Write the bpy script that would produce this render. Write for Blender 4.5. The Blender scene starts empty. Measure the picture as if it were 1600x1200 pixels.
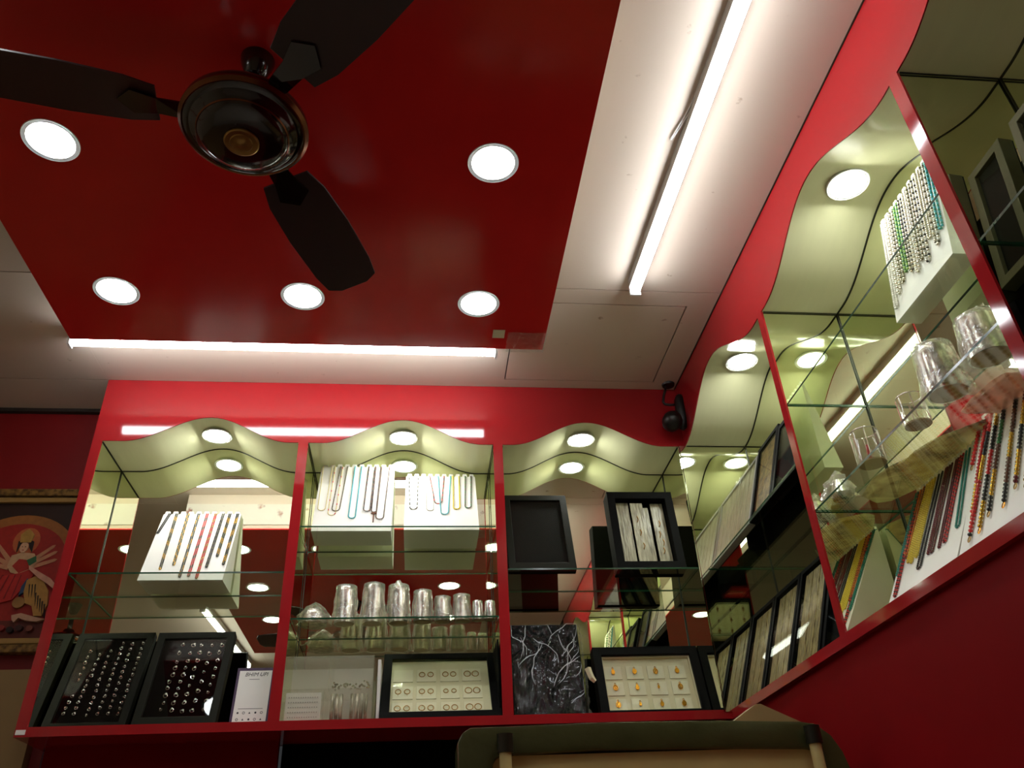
import bpy, bmesh, math, random
from mathutils import Vector, Matrix, Euler, noise as mnoise
random.seed(7)
RAD = math.radians
Z0 = 1.45                      # eye height: most heights below are given relative to it
sc = bpy.context.scene
COL = sc.collection

# ------------------------------------------------------------------ camera
def make_camera():
    a, b, c = RAD(33.0034), RAD(7.2991), RAD(-2.9537)
    fw = Vector((math.sin(b)*math.cos(a), math.cos(b)*math.cos(a), math.sin(a)))
    r = Vector((math.cos(b), -math.sin(b), 0)); u = r.cross(fw)
    r2 = r*math.cos(c) + u*math.sin(c); u2 = -r*math.sin(c) + u*math.cos(c)
    cd = bpy.data.cameras.new('camera'); co = bpy.data.objects.new('camera', cd); COL.objects.link(co)
    cd.sensor_width = 36.0; cd.lens = 1286.58/1600*36.0; cd.clip_start = 0.01
    m = Matrix((r2, u2, -fw)).transposed().to_4x4()
    m.translation = Vector((-0.8907, -2.4, Z0))
    co.matrix_world = m
    sc.camera = co
make_camera()

# ------------------------------------------------------------------ world, exposure
w = bpy.data.worlds.new('world'); sc.world = w; w.use_nodes = True
w.node_tree.nodes['Background'].inputs[0].default_value = (0.9, 0.95, 1.0, 1)
w.node_tree.nodes['Background'].inputs[1].default_value = 0.02
sc.view_settings.view_transform = 'Standard'
try: sc.view_settings.look = 'None'
except Exception: pass
sc.view_settings.gamma = 1.0
sc.view_settings.use_curve_mapping = False
sc.view_settings.exposure = 0.55
TUBE_E, LAMP_E, CASE_E = 24.0, 22.0, 75.0     # radiance of tubes, ceiling downlights, showcase downlights
cy = sc.cycles
cy.max_bounces = 14; cy.glossy_bounces = 9; cy.diffuse_bounces = 4; cy.transmission_bounces = 6
cy.transparent_max_bounces = 24; cy.sample_clamp_indirect = 4.0; cy.blur_glossy = 0.3

# ------------------------------------------------------------------ materials
def lin(c):
    return tuple(((x/255)/12.92 if x/255 <= .04045 else ((x/255+.055)/1.055)**2.4) for x in c)

def mat(name, rgb, rough=.5, metal=0.0, var=.12, scale=30, bump=0.0, bscale=60, spec=.5, coat=0.0, stretch=None, emit=None, alpha=None):
    m = bpy.data.materials.new(name); m.use_nodes = True
    n, l = m.node_tree.nodes, m.node_tree.links
    p = n['Principled BSDF']
    c = lin(rgb)
    tc = n.new('ShaderNodeTexCoord'); mp = n.new('ShaderNodeMapping')
    l.new(tc.outputs['Object'], mp.inputs[0])
    if stretch: mp.inputs['Scale'].default_value = stretch
    if var > 0:
        nz = n.new('ShaderNodeTexNoise'); nz.inputs['Scale'].default_value = scale; nz.inputs['Detail'].default_value = 3
        l.new(mp.outputs[0], nz.inputs['Vector'])
        mx = n.new('ShaderNodeMix'); mx.data_type = 'RGBA'
        mx.inputs[6].default_value = tuple(x*(1-var) for x in c)+(1,)
        mx.inputs[7].default_value = tuple(min(1, x*(1+var)) for x in c)+(1,)
        l.new(nz.outputs[0], mx.inputs[0]); l.new(mx.outputs[2], p.inputs['Base Color'])
    else:
        p.inputs['Base Color'].default_value = c+(1,)
    p.inputs['Roughness'].default_value = rough
    p.inputs['Metallic'].default_value = metal
    p.inputs['Specular IOR Level'].default_value = spec
    p.inputs['Coat Weight'].default_value = coat
    p.inputs['Coat Roughness'].default_value = .03
    if bump > 0:
        n2 = n.new('ShaderNodeTexNoise'); n2.inputs['Scale'].default_value = bscale; n2.inputs['Detail'].default_value = 4
        l.new(mp.outputs[0], n2.inputs['Vector'])
        b = n.new('ShaderNodeBump'); b.inputs['Strength'].default_value = bump; b.inputs['Distance'].default_value = .01
        l.new(n2.outputs[0], b.inputs['Height']); l.new(b.outputs[0], p.inputs['Normal'])
    if emit:
        p.inputs['Emission Color'].default_value = emit[0]+(1,); p.inputs['Emission Strength'].default_value = emit[1]
    return m

def speckle(name, rgb, rgb2, scale, lo, hi, rough=.5, stretch=None, metal=0.0, bump=0.0):
    """base colour with spots or streaks of a second colour"""
    m = bpy.data.materials.new(name); m.use_nodes = True
    n, l = m.node_tree.nodes, m.node_tree.links; p = n['Principled BSDF']
    tc = n.new('ShaderNodeTexCoord'); mp = n.new('ShaderNodeMapping'); l.new(tc.outputs['Object'], mp.inputs[0])
    if stretch: mp.inputs['Scale'].default_value = stretch
    nz = n.new('ShaderNodeTexNoise'); nz.inputs['Scale'].default_value = scale; nz.inputs['Detail'].default_value = 5
    l.new(mp.outputs[0], nz.inputs['Vector'])
    rp = n.new('ShaderNodeValToRGB'); rp.color_ramp.elements[0].position = lo; rp.color_ramp.elements[1].position = hi
    rp.color_ramp.elements[0].color = lin(rgb)+(1,); rp.color_ramp.elements[1].color = lin(rgb2)+(1,)
    l.new(nz.outputs[0], rp.inputs[0]); l.new(rp.outputs[0], p.inputs['Base Color'])
    p.inputs['Roughness'].default_value = rough; p.inputs['Metallic'].default_value = metal
    if bump:
        b = n.new('ShaderNodeBump'); b.inputs['Strength'].default_value = bump; b.inputs['Distance'].default_value = .004
        l.new(nz.outputs[0], b.inputs['Height']); l.new(b.outputs[0], p.inputs['Normal'])
    return m

def mirror_mat():
    m = bpy.data.materials.new('mirror glass'); m.use_nodes = True
    n, l = m.node_tree.nodes, m.node_tree.links
    for x in list(n):
        if x.type == 'BSDF_PRINCIPLED': n.remove(x)
    g = n.new('ShaderNodeBsdfGlossy'); g.inputs['Roughness'].default_value = 0.0
    tc = n.new('ShaderNodeTexCoord'); nz = n.new('ShaderNodeTexNoise'); nz.inputs['Scale'].default_value = 9
    l.new(tc.outputs['Object'], nz.inputs['Vector'])
    mx = n.new('ShaderNodeMix'); mx.data_type = 'RGBA'; l.new(nz.outputs[0], mx.inputs[0])
    mx.inputs[6].default_value = (.86, .90, .70, 1); mx.inputs[7].default_value = (.89, .92, .74, 1)
    l.new(mx.outputs[2], g.inputs['Color'])
    l.new(g.outputs[0], n['Material Output'].inputs[0])
    return m

def clear_mat(name, tint=(.95, .98, .94), ior=1.5, film=0.0, film_rgb=(235, 235, 215), bump=0.0, bscale=60, rough=0.0, boost=1.0, film_rgb2=None):
    """clear sheet: what lies behind it plus a Fresnel reflection; film adds a milky share"""
    m = bpy.data.materials.new(name); m.use_nodes = True
    n, l = m.node_tree.nodes, m.node_tree.links
    for x in list(n):
        if x.type == 'BSDF_PRINCIPLED': n.remove(x)
    t = n.new('ShaderNodeBsdfTransparent'); t.inputs[0].default_value = tint+(1,)
    g = n.new('ShaderNodeBsdfGlossy'); g.inputs['Roughness'].default_value = rough; g.inputs[0].default_value = (1, 1, 1, 1)
    geo = n.new('ShaderNodeNewGeometry'); ma = n.new('ShaderNodeMath'); ma.operation = 'MULTIPLY_ADD'
    l.new(geo.outputs['Backfacing'], ma.inputs[0]); ma.inputs[1].default_value = (1/ior)-ior; ma.inputs[2].default_value = ior
    fr = n.new('ShaderNodeFresnel'); l.new(ma.outputs[0], fr.inputs['IOR'])
    fac = fr.outputs[0]
    if boost != 1.0:
        mb = n.new('ShaderNodeMath'); mb.operation = 'MULTIPLY'; mb.use_clamp = True; mb.inputs[1].default_value = boost
        l.new(fac, mb.inputs[0]); fac = mb.outputs[0]
    if bump:
        tc = n.new('ShaderNodeTexCoord'); nz = n.new('ShaderNodeTexNoise'); nz.inputs['Scale'].default_value = bscale
        nz.inputs['Detail'].default_value = 4; l.new(tc.outputs['Object'], nz.inputs['Vector'])
        b = n.new('ShaderNodeBump'); b.inputs['Strength'].default_value = bump; b.inputs['Distance'].default_value = .01
        l.new(nz.outputs[0], b.inputs['Height']); l.new(b.outputs[0], g.inputs['Normal']); l.new(b.outputs[0], fr.inputs['Normal'])
    mx = n.new('ShaderNodeMixShader'); l.new(fac, mx.inputs[0]); l.new(t.outputs[0], mx.inputs[1]); l.new(g.outputs[0], mx.inputs[2])
    out = mx.outputs[0]
    if film > 0:
        d = n.new('ShaderNodeBsdfDiffuse'); d.inputs[0].default_value = lin(film_rgb)+(1,)
        tr = n.new('ShaderNodeBsdfTranslucent'); tr.inputs[0].default_value = lin(film_rgb)+(1,)
        if film_rgb2:
            tc2 = n.new('ShaderNodeTexCoord'); nz2 = n.new('ShaderNodeTexNoise'); nz2.inputs['Scale'].default_value = 16; nz2.inputs['Detail'].default_value = 4
            nz2.inputs['Distortion'].default_value = 1.2
            l.new(tc2.outputs['Object'], nz2.inputs['Vector'])
            rp = n.new('ShaderNodeValToRGB'); rp.color_ramp.elements[0].position = .38; rp.color_ramp.elements[1].position = .62
            rp.color_ramp.elements[0].color = lin(film_rgb)+(1,); rp.color_ramp.elements[1].color = lin(film_rgb2)+(1,)
            l.new(nz2.outputs[0], rp.inputs[0]); l.new(rp.outputs[0], d.inputs[0]); l.new(rp.outputs[0], tr.inputs[0])
        md = n.new('ShaderNodeMixShader'); md.inputs[0].default_value = .5; l.new(d.outputs[0], md.inputs[1]); l.new(tr.outputs[0], md.inputs[2])
        m2 = n.new('ShaderNodeMixShader'); m2.inputs[0].default_value = film
        l.new(out, m2.inputs[1]); l.new(md.outputs[0], m2.inputs[2]); out = m2.outputs[0]
    l.new(out, n['Material Output'].inputs[0])
    return m

def lamp_mat(name, rgb, strength):
    m = bpy.data.materials.new(name); m.use_nodes = True
    n, l = m.node_tree.nodes, m.node_tree.links
    for x in list(n):
        if x.type == 'BSDF_PRINCIPLED': n.remove(x)
    e = n.new('ShaderNodeEmission'); e.inputs[0].default_value = rgb+(1,); e.inputs[1].default_value = strength
    l.new(e.outputs[0], n['Material Output'].inputs[0])
    return m

M = {}
M['red'] = mat('red laminate', (156, 30, 34), .07, var=.06, scale=6, bump=.012, bscale=5)
M['dark_red'] = mat('dark red board', (116, 2, 9), .6, var=.12, scale=8, spec=.06)
M['wall_red'] = mat('red painted wall', (128, 10, 14), .5, var=.12, scale=10)
M['slab_red'] = mat('red ceiling laminate', (206, 38, 36), .16, var=.10, scale=5, bump=.01, bscale=4)
M['cream'] = mat('cream gloss laminate', (228, 227, 186), .14, var=.04, scale=14, stretch=(4, .6, .6), bump=.008, bscale=20)
M['ceiling'] = speckle('beige ceiling paint', (208, 193, 176), (150, 122, 98), 24, .69, .78, .55)
M['ceiling_dark'] = mat('ceiling gap', (40, 30, 24), .8, var=.2)
M['beige_wall'] = mat('beige wall paint', (190, 176, 148), .6, var=.08, scale=4)
M['tan'] = mat('tan board', (150, 122, 78), .5, var=.15, scale=9)
M['floor'] = mat('pale floor tile', (196, 188, 170), .3, var=.1)
M['seam'] = mat('dark joint sealant', (38, 40, 22), .5, var=.25, scale=50)
M['mirror'] = mirror_mat()
M['glass'] = clear_mat('clear shelf glass', (.95, .98, .93), boost=1.05)
M['glass_edge'] = mat('green glass edge', (20, 62, 38), .15, var=.3, scale=30)
M['lid'] = clear_mat('clear lid glass', (.97, .98, .96), boost=.4)
M['acrylic'] = clear_mat('clear acrylic', (.985, .985, .96), film=.05, bump=.05, bscale=30)
M['film'] = clear_mat('clear plastic film', (.96, .96, .92), film=.16, bump=.8, bscale=45, rough=.08, boost=2.0)
M['film_tan'] = clear_mat('yellowed plastic film', (.86, .80, .62), film=.72, film_rgb2=(112, 84, 40), film_rgb=(206, 192, 140), bump=.8, bscale=25, rough=.12, boost=1.5)
M['film_pink'] = clear_mat('pinkish plastic film', (.92, .74, .66), film=.62, film_rgb2=(150, 92, 76), film_rgb=(214, 150, 130), bump=.6, bscale=25, rough=.1)
M['black'] = mat('black flocked card', (6, 6, 5), .6, var=.15, spec=.06)
M['black_velvet'] = mat('black velvet', (5, 4, 4), .9, var=0, spec=.02)
M['frame_olive'] = mat('black tray leatherette', (22, 22, 12), .5, var=.2, scale=40, spec=.08)
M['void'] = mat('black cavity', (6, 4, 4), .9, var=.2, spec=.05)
M['white_card'] = mat('white card', (232, 230, 222), .55, var=.03)
M['cream_card'] = mat('cream card', (214, 206, 170), .6, var=.05)
M['cream_card2'] = mat('pale cream card', (224, 218, 188), .6, var=.04)
M['white_plastic'] = mat('white plastic', (225, 226, 224), .35, var=.03)
M['grey_metal'] = mat('grey enamel', (150, 148, 142), .4, var=.06)
M['silver'] = speckle('engraved silver', (236, 234, 226), (150, 146, 132), 60, .42, .62, .22, stretch=(1, 1, .5), metal=1.0, bump=.35)
M['steel'] = mat('polished steel', (225, 222, 214), .16, 1.0, var=.05)
M['gold'] = mat('yellow gold', (214, 150, 48), .25, 1.0, var=.12, scale=120)
M['pale_gold'] = mat('pale gold wire', (170, 128, 66), .3, 1.0, var=.12)
M['stone'] = mat('white stone', (236, 232, 216), .12, 0, var=.1, spec=.9)
M['stone_pink'] = mat('pink stone', (206, 150, 130), .15, 0, var=.1, spec=.8)
M['fan_brown'] = mat('dark brown enamel', (26, 12, 8), .16, .0, var=.15, coat=.5)
M['fan_rim'] = mat('copper trim', (120, 74, 48), .25, 1.0, var=.1)
M['blade'] = mat('dark brown blade enamel', (44, 12, 10), .4, 0, var=.2)
M['brass'] = mat('aged brass', (160, 126, 72), .35, 1.0, var=.2, scale=60)
M['cctv'] = mat('black plastic', (8, 10, 8), .4, var=.2)
M['olive_gloss'] = mat('dark olive gloss paint', (66, 66, 38), .16, var=.25, scale=20, bump=.12, bscale=40)
M['dark_collar'] = mat('dark collar', (30, 28, 18), .3, var=.2)
M['rod'] = mat('cream rod', (200, 180, 122), .3, var=.1)
M['tan_panel'] = mat('tan cloth panel', (214, 188, 124), .6, var=.15, scale=14)
M['purple'] = mat('purple card', (58, 30, 66), .5, var=.08)
M['ink'] = mat('dark ink', (48, 46, 50), .6, var=.1)
M['tube'] = lamp_mat('lit tube', (.93, .96, 1.0), TUBE_E)
M['lamp'] = lamp_mat('lit downlight', (.95, .98, 1.0), LAMP_E)
M['case_lamp'] = lamp_mat('lit showcase lamp', (.97, 1.0, .93), CASE_E)
M['floral'] = speckle('white panel with brown floral print', (226, 222, 212), (120, 70, 48), 16, .60, .68, .4)
M['frame_gold'] = speckle('old gold moulding', (146, 112, 56), (74, 50, 24), 60, .4, .65, .4, metal=.3, bump=.4)
M['chain'] = speckle('gold chains on cream strips under film', (184, 168, 116), (84, 62, 28), 40, .40, .66, .3, stretch=(6, 1, 1), bump=.4)
M['chain2'] = speckle('grey cream strips under film', (188, 184, 150), (108, 100, 72), 30, .35, .7, .28, stretch=(5, 1, .6), bump=.5)
M['gold_tex'] = speckle('gold crumple', (150, 122, 66), (70, 52, 26), 70, .4, .62, .35, bump=.6)

M['bundle'] = speckle('silver chain bundle', (228, 224, 206), (150, 144, 120), 80, .4, .6, .35, stretch=(1, 1, .3), metal=.3, bump=.4)
M['frame_grey'] = mat('grey leatherette', (92, 87, 62), .5, var=.2, scale=40, spec=.2)
M['highlight_line'] = clear_mat('white highlight lines', (.9, .9, .9), film=.5, film_rgb=(240, 240, 240))  # milky white for the highlights drawn on the packet film
BEADS = {}
def bead(rgb, metal=0.0, rough=.25):
    k = (rgb, metal)
    if k not in BEADS: BEADS[k] = mat('bead %d %d %d' % rgb, rgb, rough, metal, var=.2, scale=150, spec=.6)
    return BEADS[k]

# ------------------------------------------------------------------ mesh builder
def wm(o):
    m = o.matrix_basis.copy()
    while o.parent:
        o = o.parent; m = o.matrix_basis @ m
    return m

class MB:
    def __init__(s, world=True):
        s.v = []; s.f = []; s.m = []; s.world = world
    def add(s, vs, fs, m=0):
        k = len(s.v); s.v += [tuple(x) for x in vs]
        s.f += [tuple(i+k for i in f) for f in fs]; s.m += [m]*len(fs)
    def box(s, x0, x1, y0, y1, z0, z1, m=0):
        s.add([(x0,y0,z0),(x1,y0,z0),(x1,y1,z0),(x0,y1,z0),(x0,y0,z1),(x1,y0,z1),(x1,y1,z1),(x0,y1,z1)],
              [(0,3,2,1),(4,5,6,7),(0,1,5,4),(1,2,6,5),(2,3,7,6),(3,0,4,7)], m)
    def prism(s, pts, a, b, axis='y', m=0):
        """polygon pts in the plane across axis, swept from a to b along it (convex or plain ngon ends)"""
        def P(p, t):
            return {'y': (p[0], t, p[1]), 'x': (t, p[0], p[1]), 'z': (p[0], p[1], t)}[axis]
        n = len(pts)
        s.add([P(p, a) for p in pts]+[P(p, b) for p in pts],
              [tuple(range(n))[::-1], tuple(range(n, 2*n))]+[(i, (i+1) % n, n+(i+1) % n, n+i) for i in range(n)], m)
    def strip(s, top, bot, a, b, axis='y', m=0):
        """ribbon solid between two polylines top/bot (same count) of (h,z), thickness a..b along axis"""
        n = len(top)
        def P(p, t): return (p[0], t, p[1]) if axis == 'y' else (t, p[0], p[1])
        vs = [P(p, a) for p in top]+[P(p, a) for p in bot]+[P(p, b) for p in top]+[P(p, b) for p in bot]
        fs = []
        for i in range(n-1):
            fs += [(i, i+1, n+i+1, n+i), (2*n+i, 3*n+i, 3*n+i+1, 2*n+i+1), (i, 2*n+i, 2*n+i+1, i+1), (n+i, n+i+1, 3*n+i+1, 3*n+i)]
        fs += [(0, n, 3*n, 2*n), (n-1, 3*n-1, 4*n-1, 2*n-1)]
        s.add(vs, fs, m)
    def lathe(s, prof, seg=24, c=(0,0,0), mats=None, axis='z', m=0):
        rings = []; k = len(s.v)
        for r, z in prof:
            for i in range(seg):
                a = 2*math.pi*i/seg; x, y = r*math.cos(a), r*math.sin(a)
                p = {'z': (x, y, z), 'y': (x, z, y), 'x': (z, x, y)}[axis]
                s.v.append((p[0]+c[0], p[1]+c[1], p[2]+c[2]))
        for j in range(len(prof)-1):
            for i in range(seg):
                i2 = (i+1) % seg
                s.f.append((k+j*seg+i, k+j*seg+i2, k+(j+1)*seg+i2, k+(j+1)*seg+i)); s.m.append(mats[j] if mats else m)
        for j, e in ((0, prof[0]), (len(prof)-1, prof[-1])):
            if e[0] > 1e-5:
                s.f.append(tuple(k+j*seg+i for i in range(seg))); s.m.append((mats[min(j, len(prof)-2)] if mats else m))
    def tube(s, path, radii, seg=8, m=0, mats=None, closed=False):
        path = [Vector(p) for p in path]; n = len(path)
        if not hasattr(radii, '__len__'): radii = [radii]*n
        k = len(s.v); up = None
        for i, p in enumerate(path):
            t = (path[(i+1) % n]-path[i-1]) if (closed or 0 < i < n-1) else (path[1]-path[0] if i == 0 else path[-1]-path[-2])
            if t.length < 1e-9: t = Vector((0, 0, 1))
            t.normalize()
            if up is None:
                up = t.cross(Vector((0, 1, 0)))
                if up.length < .2: up = t.cross(Vector((1, 0, 0)))
            up = (up - t*up.dot(t)).normalized(); sd = t.cross(up)
            for q in range(seg):
                a = 2*math.pi*q/seg
                s.v.append(tuple(p+(up*math.cos(a)+sd*math.sin(a))*radii[i]))
        for i in range(n if closed else n-1):
            i2 = (i+1) % n
            for q in range(seg):
                q2 = (q+1) % seg
                s.f.append((k+i*seg+q, k+i*seg+q2, k+i2*seg+q2, k+i2*seg+q)); s.m.append(mats[i] if mats else m)
        if not closed:
            s.f.append(tuple(k+q for q in range(seg))[::-1]); s.m.append(mats[0] if mats else m)
            s.f.append(tuple(k+(n-1)*seg+q for q in range(seg))); s.m.append(mats[-1] if mats else m)
    def build(s, name, mats, parent=None, smooth=False, bevel=0.0, loc=None, rot=None):
        if not isinstance(mats, (list, tuple)): mats = [mats]
        vs = [Vector(v) for v in s.v]
        o = None
        if s.world:
            vs = [Vector((v.x, v.y, v.z+Z0)) for v in vs]
            if parent:
                inv = wm(parent).inverted(); vs = [inv @ v for v in vs]; origin = Vector()
            else:
                origin = Vector(((min(v.x for v in vs)+max(v.x for v in vs))/2, (min(v.y for v in vs)+max(v.y for v in vs))/2, min(v.z for v in vs)))
                vs = [v-origin for v in vs]
        else:
            origin = Vector(loc) if loc else Vector()
        me = bpy.data.meshes.new(name)
        me.from_pydata([tuple(v) for v in vs], [], s.f)
        for mm in mats: me.materials.append(mm)
        me.polygons.foreach_set('material_index', s.m)
        bm = bmesh.new(); bm.from_mesh(me)
        bmesh.ops.recalc_face_normals(bm, faces=bm.faces[:])
        if bevel > 0:
            bmesh.ops.bevel(bm, geom=[e for e in bm.edges if len(e.link_faces) == 2 and e.calc_face_angle(0) > .5], offset=bevel, segments=2, affect='EDGES', profile=.6)
        bm.to_mesh(me); bm.free()
        if smooth:
            me.polygons.foreach_set('use_smooth', [True]*len(me.polygons))
            if smooth != 'all':
                me.set_sharp_from_angle(angle=RAD(40))
        o = bpy.data.objects.new(name, me); COL.objects.link(o)
        o.location = origin
        if rot: o.rotation_euler = rot
        if parent: o.parent = parent
        return o

def tag(o, label=None, cat=None, group=None, kind=None):
    if label: o['label'] = label
    if cat: o['category'] = cat
    if group: o['group'] = group
    if kind: o['kind'] = kind
    return o

def thing(name, label, cat, loc, rot=(0,0,0), group=None):
    o = bpy.data.objects.new(name, None); COL.objects.link(o); o.empty_display_size = .05
    o.location = (loc[0], loc[1], loc[2]+Z0); o.rotation_euler = rot
    return tag(o, label, cat, group)

def B(name, m, x0, x1, y0, y1, z0, z1, parent=None, bevel=0.0):
    b = MB(); b.box(x0, x1, y0, y1, z0, z1); return b.build(name, m, parent, bevel=bevel)
def L(name, m, x0, x1, y0, y1, z0, z1, parent=None, bevel=0.0):
    b = MB(False); b.box(x0, x1, y0, y1, z0, z1); return b.build(name, m, parent, bevel=bevel)

# ------------------------------------------------------------------ key measures
ZC, ZF, ZRB, ZRT = 1.559, 1.329, .4503, .4748
XL = -1.931; DEP = .215
P1, P2 = (-1.292, -1.261), (-.657, -.626)            # back posts
PA, PB, PC = (-.744, -.7165), (-1.4853, -1.4556), (-2.215, -2.187)   # right posts (y)
def wave(u, hw, amp):
    return ZF + (amp*.5*(1+math.cos(math.pi*u/hw)) if abs(u) < hw else 0.0)
BACK_C = (-1.581, -.957, -.335)
RIGHT_C = (-.345, -1.105, -1.84)
def zback(x): return max(wave(x-c, .26, .09) for c in BACK_C)
def zright(y): return max(wave(y-RIGHT_C[0], .34, .122), wave(y-RIGHT_C[1], .33, .112), wave(y-RIGHT_C[2], .33, .112))

# ------------------------------------------------------------------ room shell
def struct(o): o['kind'] = 'structure'; return o
struct(B('floor', M['floor'], -2.95, .9, -4.3, .45, -1.50, -1.45))
ce = bpy.data.objects.new('ceiling', None); COL.objects.link(ce); ce.location = (-1.2, -2, Z0+ZC); ce['kind'] = 'structure'
B('ceiling_backing', M['ceiling_dark'], -2.95, .02, -4.3, .22, ZC+.006, ZC+.03, ce)
for (x0, x1, y0, y1) in [(-2.95, -1.934, .003, .205), (-2.95, -1.934, -.538, -.001), (-2.95, -1.934, -2.1, -.5415), (-2.95, -1.934, -4.3, -2.1035),
                         (-1.9335, -.6155, -.538, -.0005), (-1.9335, -.6155, -2.1, -.5385), (-1.9335, -.6155, -4.3, -2.1035),
                         (-.6155, -.001, -.046, -.0005), (-.6155, -.001, -.538, -.4735), (-.088, -.001, -.4735, -.046),
                         (-.6155, -.001, -2.1, -.5415), (-.6155, -.001, -4.3, -2.1035)]:
    B('ceiling_board', M['ceiling'], x0, x1, y0, y1, ZC, ZC+.006, ce)
B('access_panel', M['ceiling'], -.6115, -.0925, -.4695, -.0495, ZC, ZC+.006, ce)

wb = MB(); wb.box(-2.95, -1.93, .205, .23, -.2, ZC); wb.box(-1.94, .25, .218, .23, ZRB, ZC); wb.box(-2.95, -1.27, .205, .23, -1.45, -.2)
struct(wb.build('wall_back', M['wall_red']))
struct(B('wall_left', M['beige_wall'], -2.97, -2.95, -4.3, .23, -1.45, ZC))
struct(B('wall_right', M['wall_red'], .222, .24, -4.3, .23, ZRB, ZC))
struct(B('wall_front', M['beige_wall'], -2.95, .24, -4.32, -4.3, -1.45, ZC))
# dark strip along the wall head, left
struct(B('trim_1', M['ceiling_dark'], -2.95, -1.935, .186, .206, ZC-.014, ZC-.001))
# tan ledge under the picture
struct(B('trim_2', M['tan'], -2.95, -1.96, .165, .206, -1.45, .665))
# red pilasters of the opposite counter, seen in the mirrors
for k, y in enumerate((-1.0, -1.75, -2.5, -3.25)):
    struct(B('trim_%d' % (3+k), M['red'], -2.951, -2.93, y-.02, y+.02, .3, ZC))
# red board below the showcases
lw = MB(); lw.box(XL+.035, -1.275, .13, .15, -1.45, ZRB); struct(lw.build('trim_7', M['dark_red']))
lw = MB(); lw.box(-1.275, .02, .20, .218, -1.45, ZRB); struct(lw.build('trim_8', M['void']))  # flat black sheet; darkness of the unlit opening is put into its colour
struct(B('wall_right_lower', M['dark_red'], .012, .03, -4.3, .2, -1.45, ZRB))

# dropped red ceiling panel
sl = thing('ceiling_raft', 'dropped red glossy ceiling panel around the fan with beige sides', 'ceiling panel', (-1.206, -1.375, 1.40))
SX0, SX1, SY0, SY1, SZ = -1.867, -.545, -2.30, -.449, 1.40
B('core', M['ceiling'], SX0+.002, SX1-.002, SY0+.002, SY1-.002, SZ+.005, ZC-.0005, sl)
B('red_sheet', M['slab_red'], SX0, SX1, SY0, SY1, SZ, SZ+.005, sl)
tag(B('floral_strip', M['floral'], SX0+.002, SX1-.002, SY1-.002, SY1+.001, SZ+.022, SZ+.115, sl), 'white strip with brown floral print')
tag(B('paper_label', M['cream_card'], -.698, -.664, -.541, -.503, SZ-.0012, SZ-.0002, sl), 'small whitish paper label')
b = MB(); random.seed(3)
nx, ny = 9, 6
for i in range(nx):
    for j in range(ny):
        x = -.655+.112*i/(nx-1); y = -.535+.095*j/(ny-1)
        b.v.append((x, y, SZ-.003-.006*abs(mnoise.noise((x*60, y*40, .3)))))
for i in range(nx-1):
    for j in range(ny-1):
        b.f.append((i*ny+j, (i+1)*ny+j, (i+1)*ny+j+1, i*ny+j+1)); b.m.append(0)
tag(b.build('loose_film', M['film'], sl, smooth='all'), 'peeling clear protective film')

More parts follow.
